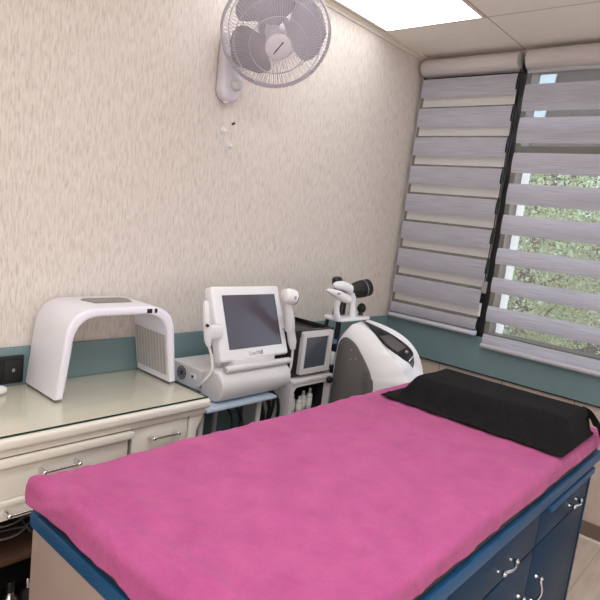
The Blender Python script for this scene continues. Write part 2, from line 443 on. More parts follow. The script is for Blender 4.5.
Lb, Ls, Lk = [], [], []
p = 0.1665; z = 2.318
while z > 0.93:
    top = z; bot = max(z - 0.106, 0.925)
    Lb.append((bot, top))
    if bot > 0.95:
        Ls.append((bot - 0.0605, bot)); Lk.append((bot - 0.046, bot + 0.03))
    z -= p
def left_cord(t):
    b = BM()
    add_sweep(b, [(-0.085, -0.625, 2.33), (-0.085, -0.624, 1.9), (-0.085, -0.622, 1.18)], 0.004, 8)
    add_sweep(b, [(-0.085, -0.640, 2.33), (-0.085, -0.637, 1.9), (-0.085, -0.630, 1.18)], 0.003, 8)
    c = obj('control_cord', b, BLACK, t)
    b = BM(); add_box(b, -0.094, -0.078, -0.640, -0.612, 1.14, 1.205, 0.004)
    obj('cord_weight', b, mat('clear_grey_clip', rgb(150, 148, 150), 0.3, var=0.1, scale=40), c)
make_blind('grey striped roller blind at the room corner, nearly closed with only thin gaps', -0.602, -0.036, 2.425, 0.09, Lb, Ls, Lk, 0.893, left_cord)
edges = [(2.254, 2.136), (2.085, 1.972), (1.903, 1.817), (1.741, 1.650), (1.574, 1.488), (1.393, 1.325), (1.231, 1.167), (1.071, 1.004), (0.913, 0.868)]
Rb = [(c - .016, a + .003) for a, c in edges]; Rb.append((2.314, 2.34))
zs = [2.314] + [v for e in edges for v in e]
Rs = [(zs[i + 1], zs[i]) for i in range(0, len(zs) - 1, 2)]
Rk = [(c + 0.012, a - 0.012) for a, c in edges]
make_blind('grey striped roller blind on the right, stripes open to the greenery outside', -2.25, -0.652, 2.43, 0.10, Rb, Rs, Rk, 0.838)

# ------------------------------------------------------------------ outdoors
b = BM(); add_box(b, 0.2, 16, -9, 12, -0.6, -0.5); o = struct('ground', b, mat('outdoor_paving', rgb(150, 150, 140), 0.8, var=0.1, scale=4))
LEAF = []
for i, c in enumerate([(200, 202, 150), (222, 220, 178), (178, 182, 136)]):
    m = mat('leaf_green', rgb(*c), 0.55, var=0.35, scale=9)
    LEAF.append(m)
BARK = mat('tree_bark', rgb(96, 82, 70), 0.85, var=0.25, scale=12, stretch=(4, 4, 1), bump=.3)
def tree(x, y, h, r, lab, k, nleaf=13000):
    t = thing('tree', lab, 'tree', (x, y, -0.5), 'trees outside the window')
    rnd = random.Random(k * 17 + 3)
    b = BM()
    add_sweep(b, smooth_pts([(x, y, -.5), (x + .06, y + .03, .4), (x - .04, y, 1.2), (x, y + .05, h * .8)], 4), [0.09 - 0.06 * i / 12 for i in range(13)], 8)
    for q in range(7):
        a = rnd.uniform(0, 6.28); z0 = rnd.uniform(.3, h * .6)
        add_sweep(b, [(x, y, z0), (x + .5 * r * math.cos(a), y + .5 * r * math.sin(a), z0 + .3), (x + .85 * r * math.cos(a), y + .85 * r * math.sin(a), z0 + .5)], [.035, .02, .008], 6)
    obj('trunk', b, BARK, t)
    b = BM()
    for i in range(nleaf):
        a = rnd.uniform(0, 6.28); u = rnd.uniform(-1, 1); rr = r * rnd.uniform(.25, 1) ** .5
        cx = x + rr * math.cos(a) * math.sqrt(1 - u * u); cy = y + rr * math.sin(a) * math.sqrt(1 - u * u)
        cz = (h - .5) * .5 + u * (h + .3) * .5 * (.75 + .25 * math.sin(a * 3))
        L = rnd.uniform(.022, .055); W = L * .45
        d = Vector((rnd.gauss(0, 1), rnd.gauss(0, 1), rnd.gauss(-.3, .7))).normalized(); s, v = frame_of(d)
        s = (s * math.cos(i) + v * math.sin(i)); c0 = Vector((cx, cy, cz))
        vs = [b.verts.new(c0), b.verts.new(c0 + d * L * .5 + s * W), b.verts.new(c0 + d * L), b.verts.new(c0 + d * L * .5 - s * W)]
        b.faces.new(vs)
    obj('foliage', b, LEAF[k % 3], t, 0)
tree(3.4, 0.35, 2.6, 0.8, 'pale green leafy tree nearest the open blind outside', 0)
tree(4.3, 2.0, 3.0, .95, 'yellowish green bushy tree outside beside the mullion', 1)
tree(3.2, -1.5, 2.5, .9, 'darker green tree outside at the right edge of the window', 2)
tree(6.2, 0.5, 3.0, 1.25, 'bright green tree standing behind the others, farthest outside', 4)
t = thing('building', 'grey brown apartment facade behind the trees outside the window', 'building', (9, 1, -.5))
b = BM(); add_box(b, 8.6, 9.6, -5, 8, -.5, 7.5); obj('wall', b, mat('brown_grey_render', rgb(66, 57, 52), .8, var=.12, scale=2, stretch=(1, 3, .4)), t)
for yy in (-3.2, -1.2, 0.35, 2.6, 4.6):
    for zz in (0.6, 3.3, 5.4):
        b = BM(); add_box(b, 8.56, 8.62, yy, yy + .9, zz, zz + 1.2, .01); f = obj('window', b, mat('facade_window_frame', rgb(84, 80, 80), .5, var=.05, scale=10), t)
        b = BM(); add_box(b, 8.54, 8.565, yy + .06, yy + .84, zz + .06, zz + 1.14); obj('pane', b, mat('facade_window_glass', rgb(58, 60, 64), .1, var=.1, scale=4), f)
b = BM(); add_prism(b, [(2.42, 3.6), (2.68, 3.6), (2.56, 4.9), (2.26, 4.9)], 'x', 8.5, 8.56); obj('white_panel', b, mat('white_facade_panel', rgb(226, 222, 214), .6, var=.05, scale=3), t)

# ------------------------------------------------------------------ ceiling light
def light_panel(x0, x1, y0, y1, label, estr):
    t = thing('ceiling_light', label, 'light', ((x0 + x1) / 2, (y0 + y1) / 2, H))
    b = BM()
    for (a, c, d, e) in ((x0, x1, y0, y0 + .012), (x0, x1, y1 - .012, y1), (x0, x0 + .012, y0 + .012, y1 - .012), (x1 - .012, x1, y0 + .012, y1 - .012)):
        add_box(b, a, c, d, e, H - .006, H + .0)
    obj('frame', b, mat('light_frame', rgb(214, 206, 192), .5, var=.02, scale=20), t, 0)
    b = BM(); add_box(b, x0 + .012, x1 - .012, y0 + .012, y1 - .012, H - .004, H - .0005)
    obj('diffuser', b, mat('lit_diffuser', rgb(250, 250, 250), .5, emit=(.97, .985, 1.0, 1), estr=estr, var=.01, scale=10), t, 0)
light_panel(-1.705, -0.507, -0.596, -0.044, 'bright white flat ceiling light panel beside the left wall', 3.2)

# ------------------------------------------------------------------ desk
DZ = 0.756
t = thing('desk', 'cream lacquered desk with moulded edge and chrome-handled drawers along the left wall', 'desk', (-2.5, -.2, 0))
X0, X1 = -3.35, -1.815
b = BM()
add_prism(b, [(-.016, DZ - .035), (-.016, DZ), (-.424, DZ)] + arc(-.424, DZ - .012, .012, 90, 180, 4)[1:] + arc(-.424, DZ - .022, .012, 180, 270, 4) + [(-.412, DZ - .034)], 'x', X0, X1, .003)
obj('desktop', b, CREAM, t)
b = BM(); add_box(b, X0, X1 - .004, -.418, -.02, DZ - .058, DZ - .0345, .005); obj('moulding', b, CREAM, t)
# side gable and a scroll-edged corbel at the right front
b = BM(); add_box(b, -1.866, -1.842, -.384, -.02, 0, .698, .002); obj('gable', b, CREAM, t)
b = BM()
prof = [(-1.878, .02), (-1.878, .697), (-1.819, .697), (-1.820, .685), (-1.826, .668), (-1.836, .650), (-1.842, .630), (-1.842, .612), (-1.836, .595), (-1.829, .575), (-1.826, .55), (-1.826, .02)]
add_prism(b, prof, 'y', -.406, -.385, .003); obj('corbel', b, CREAM, t)
b = BM(); add_box(b, X0, X0 + .03, -.40, -.02, 0, .698); obj('side_panel', b, CREAM, t)
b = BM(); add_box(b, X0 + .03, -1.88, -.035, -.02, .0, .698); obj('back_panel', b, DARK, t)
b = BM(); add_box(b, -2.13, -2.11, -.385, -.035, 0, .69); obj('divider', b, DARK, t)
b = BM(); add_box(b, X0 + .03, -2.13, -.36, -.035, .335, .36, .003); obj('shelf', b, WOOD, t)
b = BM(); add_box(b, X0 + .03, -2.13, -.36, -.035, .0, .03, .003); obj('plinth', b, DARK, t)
def bar_handle(bm, xa, xb, y, z, drop=.0):
    add_sweep(bm, [(xa, y, z), (xb, y, z)], .0045, 10)
    for x in (xa + .006, xb - .006):
        add_sweep(bm, [(x, y + .03, z), (x, y + .008, z), (x, y - .001, z)], [.008, .0055, .006], 10)
        add_ball(bm, (x, y, z), .0075)
def drawer(x0, x1, z0, z1, yf, hx0, hx1, hz):
    b = BM(); add_box(b, x0, x1, yf, yf + .022, z0, z1, .003)
    add_box(b, x0 + .02, x1 - .02, yf + .022, -.06, z0 + .02, z1 - .025)
    d = obj('drawer', b, CREAM, t)
    b = BM(); bar_handle(b, hx0, hx1, yf - .027, hz); obj('handle', b, CHROME, d)
    return d
drawer(-2.105, -1.885, .545, .693, -.405, -2.045, -1.935, .655)
d = drawer(-2.56, -2.125, .575, .675, -.415, -2.41, -2.295, .640)
b = BM(); add_box(b, -2.56, -2.118, -.436, -.414, .675, .697, .004); obj('lip', b, CREAM, d)
drawer(-3.02, -2.565, .575, .695, -.415, -2.86, -2.74, .640)
d = drawer(-2.56, -2.125, .512, .555, -.415, -2.50, -2.385, .538)
b = BM(); add_box(b, X0 + .03, -2.13, -.425, -.06, .557, .573, .004); obj('rail', b, CREAM, t)
b = BM(); add_box(b, -1.98 - .12, -1.88, -.39, -.375, .03, .54); obj('door', b, CREAM, t)

g = thing('glass_sheet', 'clear greenish glass sheet laid over the cream desk', 'glass', (-2.5, -.2, DZ))
b = BM(); add_box(b, X0, X1 - .004, -.4205, -.016, DZ + .0005, DZ + .006); obj('sheet', b, TGLASS, g, 0)
b = BM(); add_box(b, X0, X1 - .004, -.4225, -.4206, DZ + .0008, DZ + .0062); add_box(b, X1 - .0038, X1 - .002, -.4225, -.016, DZ + .0008, DZ + .0062); obj('polished_edge', b, GREENEDGE, g, 0)
GZ = DZ + .0065

# objects under the desk
def bottle(x, y, z, r, h, bm_m, cap_m, label, group, name='bottle'):
    t = thing(name, label, 'bottle', (x, y, z), group)
    b = BM()
    pr = [(r * .9, 0), (r, .004), (r, h * .66), (r * .85, h * .74), (r * .42, h * .8), (r * .42, h * .84)]
    add_sweep(b, [(x, y, z + q[1]) for q in pr], [q[0] for q in pr], 18); obj('body', b, bm_m, t)
    b = BM(); add_cyl(b, (x, y, z + h * .84), (x, y, z + h), r * .5, r * .46, 16, .002); obj('cap', b, cap_m, t)
    return t
bottle(-2.425, -.315, .031, .026, .22, CHROME, BLACK, 'shiny metal bottle with black cap in the dark space under the desk, left one', 'bottles under the desk')
bottle(-2.365, -.30, .031, .024, .20, DARK, CHROME, 'dark bottle with metal cap under the desk, close to the bed panel', 'bottles under the desk')
bottle(-2.49, -.29, .031, .024, .21, DARK, CHROME, 'dark bottle with metal cap under the desk at the left frame edge', 'bottles under the desk')
b = BM()
pp = []
for k in range(90):
    a = k * .23; rr = .055 + .008 * math.sin(k * .7)
    pp.append((-2.43 + rr * 1.3 * math.cos(a), -.28 + rr * .7 * math.sin(a), .37 + .0015 * k))
pp = [(-2.34, -.10, .37)] + pp + [(-2.36, -.22, .45), (-2.33, -.08, .49)]
add_sweep(b, smooth_pts(pp, 2), .0035, 6)
tag(obj('cable', b, mat('grey_cable', rgb(96, 100, 104), .4, var=.05, scale=30)), 'thin grey cable coiled on the wooden shelf under the desk', 'cable')
b = BM()
pp = [(-2.56, -.30, .262), (-2.5, -.33, .262), (-2.45, -.31, .268), (-2.40, -.335, .278), (-2.34, -.30, .262)]
b.free()

# small white handpiece at the left edge of the desk
b = BM()
add_sweep(b, smooth_pts([(-2.47, -.125, GZ + .014), (-2.43, -.11, GZ + .017), (-2.40, -.10, GZ + .015), (-2.375, -.092, GZ + .010)], 4), [.010, .012, .0135, .0145, .016, .017, .0172, .017, .016, .0148, .013, .0105, .004], 14)
tag(obj('cleansing_device', b, WHITE), 'small rounded white device lying on the glass at the left edge', 'device')

# socket plate
t = thing('wall_socket', 'black double socket plate on the teal band behind the desk', 'socket', (-2.36, -.014, .82))
b = BM(); add_box(b, -2.43, -2.292, -.024, -.0145, .766, .862, .004); obj('plate', b, BLACK, t)
for cx in (-2.395, -2.327):
    b = BM(); add_box(b, cx - .03, cx + .03, -.0265, -.0235, .776, .852, .003); ins = obj('outlet', b, RUBBER, t)
    b = BM(); add_box(b, cx - .0045, cx + .0045, -.0280, -.0262, .808, .819, .001); obj('indicator', b, INKL, ins)

# ------------------------------------------------------------------ light therapy arch
t = thing('light_therapy_arch', 'white arched light therapy panel standing on the glass-topped desk', 'light therapy device', (-2.06, -.13, GZ))
ya, yb = -.244, -.020
def arch_outline(off, zt, base):
    """inner/outer arch outline in x,z, offset inward by off"""
    L = [(-2.286 + off, base), (-2.268 + off, zt - .105)]
    R = [(-1.852 - off, zt - .10), (-1.826 - off, base)]
    c = []
    # rounded corners through quadratic curves
    def q(p0, p1, p2, n=10):
        return [((1 - k / n) ** 2 * p0[0] + 2 * (1 - k / n) * k / n * p1[0] + (k / n) ** 2 * p2[0], (1 - k / n) ** 2 * p0[1] + 2 * (1 - k / n) * k / n * p1[1] + (k / n) ** 2 * p2[1]) for k in range(n + 1)]
    c = q(L[1], (-2.264 + off, zt), (-2.166 + off * .6, zt)) + q((-1.975 - off * .6, zt), (-1.863 - off, zt), R[0])
    return [L[0]] + c + [R[1]]
ZT = 1.058
outer = arch_outline(0, ZT, GZ + .004); inner = arch_outline(.025, ZT - .028, GZ + .004)
b = BM(); add_prism(b, outer + list(reversed(inner)), 'y', ya, yb, .009, 3); shell = obj('shell', b, LILAC, t, 50)
for xa, xb in ((-2.282, -2.264), (-1.848, -1.830)):
    b = BM(); add_box(b, xa, xb, ya + .006, yb - .006, GZ, GZ + .006)
    obj('foot_pad', b, mat('grey_rubber_foot', rgb(126, 122, 122), .7, var=.05, scale=30), t)
# LED panels on the inner faces
LEDM = mat('led_grid_plastic', rgb(204, 200, 200), .4, var=.04, scale=40)
def led_panel(p_bot, p_top, nrm):
    d = (Vector(p_top) - Vector(p_bot)); L = d.length; d.normalize(); y = Vector((0, 1, 0)) * (1 if nrm[0] < 0 else -1); n = d.cross(y).normalized()
    base = Vector(p_bot)
    M = Matrix((( *d, 0), (*y, 0), (*n, 0), (0, 0, 0, 1))).transposed(); M.translation = base
    t0 = bmesh.new(); add_box(t0, 0, L, -.102, .102, 0, .0035, .001)
    pan = BM(); merge(pan, t0, M); po = obj('led_panel', pan, LEDM, t, 0)
    g = BM(); t0 = bmesh.new()
    nx, ny = 15, 10
    for i in range(nx):
        for j in range(ny):
            cx = L * (i + .5) / nx; cy = -.095 + .190 * (j + .5) / ny
            add_box(t0, cx - .0042, cx + .0042, cy - .0055, cy + .0055, .003, .0055)
    merge(g, t0, M); o = obj('led_grid', g, mat('led_lens', rgb(170, 164, 162), .3, var=.06, scale=60), po, 0)
def inner_leg(sgn, z):
    zi = ZT - .028
    if sgn > 0: a, c = (-1.826 - .025, GZ + .004), (-1.852 - .025, zi - .10)
    else: a, c = (-2.286 + .025, GZ + .004), (-2.268 + .025, zi - .105)
    return a[0] + (c[0] - a[0]) * (z - a[1]) / (c[1] - a[1])
for sgn in (1, -1):
    za, zb = GZ + .03, ZT - .112
    led_panel((inner_leg(sgn, za) - sgn * .0005, -.132, za), (inner_leg(sgn, zb) - sgn * .0005, -.132, zb), (-sgn, 0, -.15))
b = BM(); add_prism(b, [(-2.125, -.158), (-1.985, -.158)] + arc(-1.995, -.10, .03, -40, 60, 4) + [(-1.985, -.072), (-2.125, -.072)] + arc(-2.115, -.10, .03, 130, 220, 4), 'z', ZT - .002, ZT + .0018)
obj('control_screen', b, mat('smoky_brown_glass', rgb(112, 102, 96), .15, var=.05, scale=10), t)
for xx, wd in ((-1.968, .011), (-1.942, .006)):
    b = BM(); add_box(b, xx - wd, xx + wd, ya - .0012, ya + .004, ZT - .024, ZT - .008, .002); obj('power_port', b, BLACK, t)

# ------------------------------------------------------------------ trolley under the touchscreen machine
TZ = .700
t = thing('equipment_trolley', 'slim metal trolley with bluish glass shelf carrying the touchscreen machine', 'trolley', (-1.56, -.2, 0))
b = BM(); add_box(b, -1.795, -1.425, -.40, -.03, TZ - .016, TZ - .002, .005); obj('top_shelf', b, GLASSBLUE, t)
b = BM(); add_box(b, -1.79, -1.38, -.39, -.04, .17, .184, .004); obj('bottom_shelf', b, GLASSBLUE, t)
for x in (-1.76, -1.455):
    for y in (-.33, -.07):
        b = BM(); add_cyl(b, (x, y, .05), (x, y, TZ - .014), .011, seg=14); lg = obj('leg', b, SKINW, t)
        b = BM(); add_cyl(b, (x - .008, y, .025), (x + .008, y, .025), .025, seg=16); add_box(b, x - .012, x + .012, y - .012, y + .012, .035, .06, .002); obj('castor', b, RUBBER, lg)
# cables and adaptor on the lower part
b = BM()
for k, (x, y) in enumerate([(-1.55, -.36), (-1.52, -.31), (-1.58, -.33)]):
    add_sweep(b, smooth_pts([(x, y + .25, TZ - .02), (x + .02, y + .05, .6), (x - .03, y, .45), (x + .03, y + .06, .3), (x, y + .1, .190)], 5), .0045, 8)
tag(obj('power_cable', b, RUBBER), 'black power cables hanging below the bluish glass trolley shelf', 'cable')
b = BM()
rnd = random.Random(5)
for k in range(7):
    x = -1.40 + .018 * k
    add_sweep(b, smooth_pts([(x, -.12, .66), (x + rnd.uniform(-.015, .015), -.22 - .01 * k, .64), (x + rnd.uniform(-.02, .02), -.28, .58 - .01 * k), (x + rnd.uniform(-.02, .02), -.24, .45), (-1.34 + .008 * k, -.20, .2), (-1.34 + .011 * k, -.16, .008)], 5), .0075, 8)
tag(obj('cable_bundle', b, RUBBER), 'thick bundle of black cables between the slim trolley and the white trolley', 'cable')
# ------------------------------------------------------------------ touchscreen machine
t = thing('touchscreen_machine', 'pale grey tabletop ultrasound machine with tilted touchscreen, beside the desk', 'beauty machine', (-1.54, -.2, TZ))
b = BM(); add_box(b, -1.70, -1.368, -.31, -.04, TZ + .004, .792, .008, 3); obj('body', b, PALE, t)
b = BM()
cz, cy, r = .762, -.340, .060
prof = [(-.27, .708), (-.27, .80)] + [(-.30, .822)] + arc(cy, cz, r, 100, 270, 16) + [(-.30, .7055)]
add_prism(b, prof, 'x', -1.728, -1.350, .010, 3); obj('front_roll', b, SILVER, t)
b = BM(); add_cyl(b, (-1.700, -.372, .831), (-1.346, -.372, .831), .0135, seg=20, bev=.003); hb = obj('hinge_bar', b, SILVER, t)
for xp in (-1.706, -1.350):
    b = BM(); add_cyl(b, (xp, -.372, .831), (xp + .010, -.372, .831), .008, seg=16); obj('hinge_pin', b, CHROME, hb)
b = BM(); add_box(b, -1.65, -1.42, -.36, -.27, .80, .86, .01); obj('monitor_neck', b, SILVER, t)
for k in range(4):
    b = BM(); add_cyl(b, (-1.69 + .30 * (k % 2), -.30 + .22 * (k // 2), TZ), (-1.69 + .30 * (k % 2), -.30 + .22 * (k // 2), TZ + .006), .012, seg=12); obj('foot', b, RUBBER, t)
# side ports (left face)
xs = -1.7005
b = BM()
for a in range(3):
    rr = .026 - .009 * a
    add_sweep(b, [(xs - .001, -.115 + rr * math.cos(k * PI / 10), .752 + rr * math.sin(k * PI / 10)) for k in range(20)], .0016, 6, closed=True)
for a in range(4):
    add_sweep(b, [(xs - .001, -.115 + .027 * math.cos(a * PI / 4), .752 + .027 * math.sin(a * PI / 4)), (xs - .001, -.115 - .027 * math.cos(a * PI / 4), .752 - .027 * math.sin(a * PI / 4))], .0014, 6)
obj('fan_vent', b, INK, t)
b = BM(); add_box(b, xs - .003, xs + .002, -.205, -.17, .744, .766, .002); pt = obj('port', b, WHITE, t)
b = BM(); add_box(b, xs - .0045, xs - .002, -.193, -.182, .750, .760); obj('port_hole', b, BLACK, pt)
b = BM(); add_cyl(b, (xs + .002, -.255, .738), (xs - .022, -.258, .742), .011, .009, 14, .002); obj('plug', b, INK, t)
# monitor
up = Vector((0, .105, .272)).normalized(); rt = Vector((1, 0, 0)); nn = rt.cross(up)  # faces -y and up
MM = Matrix(((*rt, 0), (*up, 0), (*nn, 0), (0, 0, 0, 1))).transposed(); MM.translation = Vector((-1.515, -.352, .853))
HM = .295
b = BM(); t0 = bmesh.new(); add_box(t0, -.189, .186, 0, HM, -.05, 0.0, .012, 3); merge(b, t0, MM); mo = obj('monitor', b, WHITE, t)
b = BM(); t0 = bmesh.new()
sx0, sx1, sy0, sy1 = -.140, .146, .048, HM - .040
add_box(t0, sx0, sx1, sy0, sy1, -.001, .0012, .0)
merge(b, t0, MM); sc = obj('screen', b, SCREEN, mo, 0)
b = BM(); t0 = bmesh.new()
for a in ((sx0 - .003, sx1 + .003, sy0 - .003, sy0), (sx0 - .003, sx1 + .003, sy1, sy1 + .003), (sx0 - .003, sx0, sy0, sy1), (sx1, sx1 + .003, sy0, sy1)):
    add_box(t0, *a, -.001, .002)
merge(b, t0, MM); obj('screen_edge', b, INK, mo, 0)
text('logo', 'Lead', .024, INKL, mo, MM @ Matrix.Translation((-.020, .022, .0006)))
text('logo', 'hill', .024, INK, mo, MM @ Matrix.Translation((.020, .022, .0006)))
# holders
b = BM(); add_box(b, -1.768, -1.700, -.340, -.305, .945, .995, .006, 2); h1 = obj('handpiece_holder', b, WHITE, t)
b = BM(); add_box(b, -1.350, -1.312, -.325, -.296, .955, 1.01, .006, 2); h2 = obj('handpiece_holder', b, WHITE, t)
# handpieces
hp = thing('handpiece', 'slim white wand handpiece clipped to the left side of the touchscreen', 'handpiece', (-1.76, -.33, .94))
b = BM(); P = [(-1.806, -.345, 1.092), (-1.804, -.345, 1.085), (-1.797, -.345, 1.04), (-1.788, -.345, .99), (-1.779, -.345, .945), (-1.772, -.345, .925)]
add_sweep(b, P, [.007, .0115, .013, .014, .0135, .009], 16); body = obj('body', b, WHITE, hp)
b = BM(); add_cyl(b, (-1.803, -.360, 1.006), (-1.805, -.367, 1.006), .006, seg=12); obj('button', b, BLACK, body)
b = BM(); add_sweep(b, smooth_pts([(-1.772, -.345, .925), (-1.757, -.35, .88), (-1.755, -.355, .83), (-1.772, -.33, .78), (-1.762, -.29, .752), (-1.727, -.262, .742)], 6), .0055, 10); obj('cable', b, CABLEW, hp)
hp = thing('handpiece', 'white handpiece with round head clipped to the right side of the touchscreen', 'handpiece', (-1.3, -.33, .9))
b = BM()
P = [(-1.424, -.367, 1.106), (-1.418, -.368, 1.106), (-1.400, -.373, 1.106), (-1.380, -.378, 1.103), (-1.370, -.381, 1.101)]
add_sweep(b, P, [.020, .029, .0325, .0325, .029], 20); hd = obj('head', b, WHITE, hp)
b = BM(); add_cyl(b, (-1.371, -.3807, 1.101), (-1.363, -.3830, 1.100), .029, .025, 20, .003); obj('tip', b, INK, hd)
b = BM(); add_box(b, -1.400, -1.388, -.409, -.404, 1.099, 1.112, .002); obj('badge', b, INKL, hd)
b = BM()
P = [(-1.398, -.366, 1.09), (-1.380, -.358, 1.055), (-1.354, -.352, 1.0), (-1.338, -.347, .960), (-1.328, -.344, .955), (-1.306, -.341, .90), (-1.296, -.341, .868)]
add_sweep(b, P, [.016, .0195, .0225, .023, .0180, .019, .012], 16); obj('grip', b, WHITE, hp)
b = BM(); add_sweep(b, smooth_pts([(-1.296, -.341, .868), (-1.295, -.342, .82), (-1.300, -.340, .77), (-1.310, -.31, .735), (-1.325, -.25, .73), (-1.366, -.20, .745)], 6), .0055, 10); obj('cable', b, CABLEW, hp)

# ------------------------------------------------------------------ white trolley with the black monitor unit
t = thing('equipment_trolley', 'white trolley with rounded front opening, holding the black monitor unit', 'trolley', (-1.1, -.17, 0))
TX0, TX1, TF, TB = -1.245, -.955, -.315, -.03
b = BM()
# front frame with a rounded opening: outer rectangle minus rounded rectangle, top at .705
ox0, ox1, oz0, oz1 = TX0 + .024, TX1 - .028, .14, .674
def rr(x0, x1, z0, z1, r, n=5):
    return arc(x1 - r, z1 - r, r, 0, 90, n) + arc(x0 + r, z1 - r, r, 90, 180, n) + arc(x0 + r, z0 + r, r, 180, 270, n) + arc(x1 - r, z0 + r, r, 270, 360, n)
outp = rr(TX0, TX1, .06, .695, .012); inp = rr(ox0, ox1, oz0, oz1, .025)
t0 = bmesh.new()
for yv in (TF, TF + .02):
    A = [t0.verts.new((p[0], yv, p[1])) for p in outp]; B = [t0.verts.new((p[0], yv, p[1])) for p in inp]
    for i in range(len(A)):
        t0.faces.new((A[i], A[(i + 1) % len(A)], B[(i + 1) % len(B)], B[i]))
    if yv == TF: FA, FB = A, B
    else:
        for (p, q) in ((FA, A), (FB, B)):
            for i in range(len(p)): t0.faces.new((p[i], p[(i + 1) % len(p)], q[(i + 1) % len(q)], q[i]))
merge(b, t0); obj('front_frame', b, SKINW, t)
b = BM(); add_box(b, TX0, TX1, TF - .006, TB, .690, .709, .004); obj('top_shelf', b, SKINW, t)
b = BM(); add_box(b, TX0, TX0 + .014, TF + .02, TB, .07, .69); obj('side_panel', b, SKINW, t)
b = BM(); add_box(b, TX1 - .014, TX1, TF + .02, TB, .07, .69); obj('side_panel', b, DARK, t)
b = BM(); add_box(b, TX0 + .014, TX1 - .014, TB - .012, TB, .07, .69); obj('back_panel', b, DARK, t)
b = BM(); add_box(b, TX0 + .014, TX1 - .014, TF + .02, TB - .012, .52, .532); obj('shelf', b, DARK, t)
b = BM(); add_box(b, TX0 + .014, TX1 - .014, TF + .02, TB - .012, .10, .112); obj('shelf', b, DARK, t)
b = BM(); add_cyl(b, (TX1 - .03, TF - .004, .683), (TX1 - .03, TF - .022, .683), .017, .015, 18, .003); obj('knob', b, BLACK, t)
b = BM(); add_box(b, TX1, -.868, -.282, -.228, .722, .732, .002); obj('bracket', b, BLACK, t)
for x in (TX0 + .03, TX1 - .03):
    for y in (TF + .04, TB - .04):
        b = BM(); add_cyl(b, (x - .009, y, .028), (x + .009, y, .028), .028, seg=16); add_box(b, x - .014, x + .014, y - .014, y + .014, .04, .07, .002); obj('castor', b, RUBBER, t)
labs = ['clear bottle with white label in the white trolley, leftmost', 'clear bottle in the white trolley, second from the left', 'small frosted bottle standing in the middle of the white trolley shelf',
        'clear bottle in the white trolley, second from the right', 'tall white-labelled bottle in the white trolley, rightmost']
for i, (x, y, h) in enumerate([(-1.200, -.272, .078), (-1.163, -.262, .088), (-1.123, -.272, .074), (-1.085, -.260, .092), (-1.045, -.265, .10)]):
    bt = bottle(x, y, .5325, .0155, h, CLEAR, SKINW, labs[i], 'bottles in the white trolley')
    b = BM(); add_cyl(b, (x, y, .5325 + h * .18), (x, y, .5325 + h * .55), .0159, seg=18); obj('paper_label', b, LABELM, bt)
# monitor unit
t = thing('monitor_unit', 'black box unit with silver-framed grey screen on the white trolley', 'monitor', (-1.09, -.17, .709))
b = BM(); add_box(b, -1.232, -.962, -.29, -.05, .7155, .915, .004)
for a in ((-1.232, -.962, -.296, -.284), (-1.232, -.962, -.056, -.05), (-1.232, -1.226, -.29, -.05), (-.968, -.962, -.29, -.05)):
    add_box(b, *a, .90, .932, .001)
obj('case', b, BLACK, t)
b = BM()
zx0, zx1, zz0, zz1 = -1.196, -.982, .728, .925
t0 = bmesh.new()
outp = rr(zx0, zx1, zz0, zz1, .008); inp = rr(zx0 + .024, zx1 - .028, zz0 + .024, zz1 - .026, .003)
for yv in (-.312, -.292):
    A = [t0.verts.new((p[0], yv, p[1])) for p in outp]; B = [t0.verts.new((p[0], yv, p[1])) for p in inp]
    for i in range(len(A)): t0.faces.new((A[i], A[(i + 1) % len(A)], B[(i + 1) % len(B)], B[i]))
    if yv == -.312: FA, FB = A, B
    else:
        for (p, q) in ((FA, A), (FB, B)):
            for i in range(len(p)): t0.faces.new((p[i], p[(i + 1) % len(p)], q[(i + 1) % len(q)], q[i]))
merge(b, t0); bz = obj('bezel', b, SILVER, t)
b = BM(); add_box(b, zx0 + .02, zx1 - .02, -.304, -.292, zz0 + .02, zz1 - .02); obj('screen', b, SCREEN2, bz, 0)
for x in (-1.21, -.985):
    for y in (-.27, -.07):
        b = BM(); add_cyl(b, (x, y, .7095), (x, y, .716), .01, seg=12); obj('foot', b, RUBBER, t)
# narrow bottle on the bracket
t = thing('applicator_bottle', 'slim white bottle with black neck and blue cap between the black monitor and white tower', 'bottle', (-.892, -.255, .7325))
b = BM(); add_sweep(b, [(-.892, -.255, .7325), (-.892, -.255, .737), (-.890, -.255, .79), (-.890, -.255, .797)], [.013, .0155, .0155, .011], 16); obj('body', b, WHITE, t)
b = BM(); add_sweep(b, [(-.890, -.255, .797), (-.889, -.255, .80), (-.888, -.255, .83), (-.888, -.255, .835)], [.011, .015, .015, .010], 16); obj('neck', b, BLACK, t)
b = BM(); add_sweep(b, [(-.888, -.255, .835), (-.888, -.255, .838), (-.887, -.255, .853), (-.887, -.255, .857)], [.010, .014, .013, .008], 16); obj('cap', b, BLUECAP, t)
b = BM()
add_sweep(b, smooth_pts([(-.925, -.22, .954), (-.935, -.21, .86), (-.930, -.20, .76), (-.930, -.235, .69), (-.932, -.27, .62), (-.930, -.25, .50), (-.93, -.22, .2), (-.93, -.15, .006)], 6), .0055, 8)
add_sweep(b, smooth_pts([(-.90, -.21, .954), (-.905, -.20, .84), (-.918, -.20, .74), (-.935, -.25, .66), (-.925, -.26, .52), (-.93, -.20, .25), (-.90, -.13, .006)], 6), .0045, 8)
tag(obj('hose', b, RUBBER), 'black hoses hanging from the handpiece tray beside the white tower', 'hose')

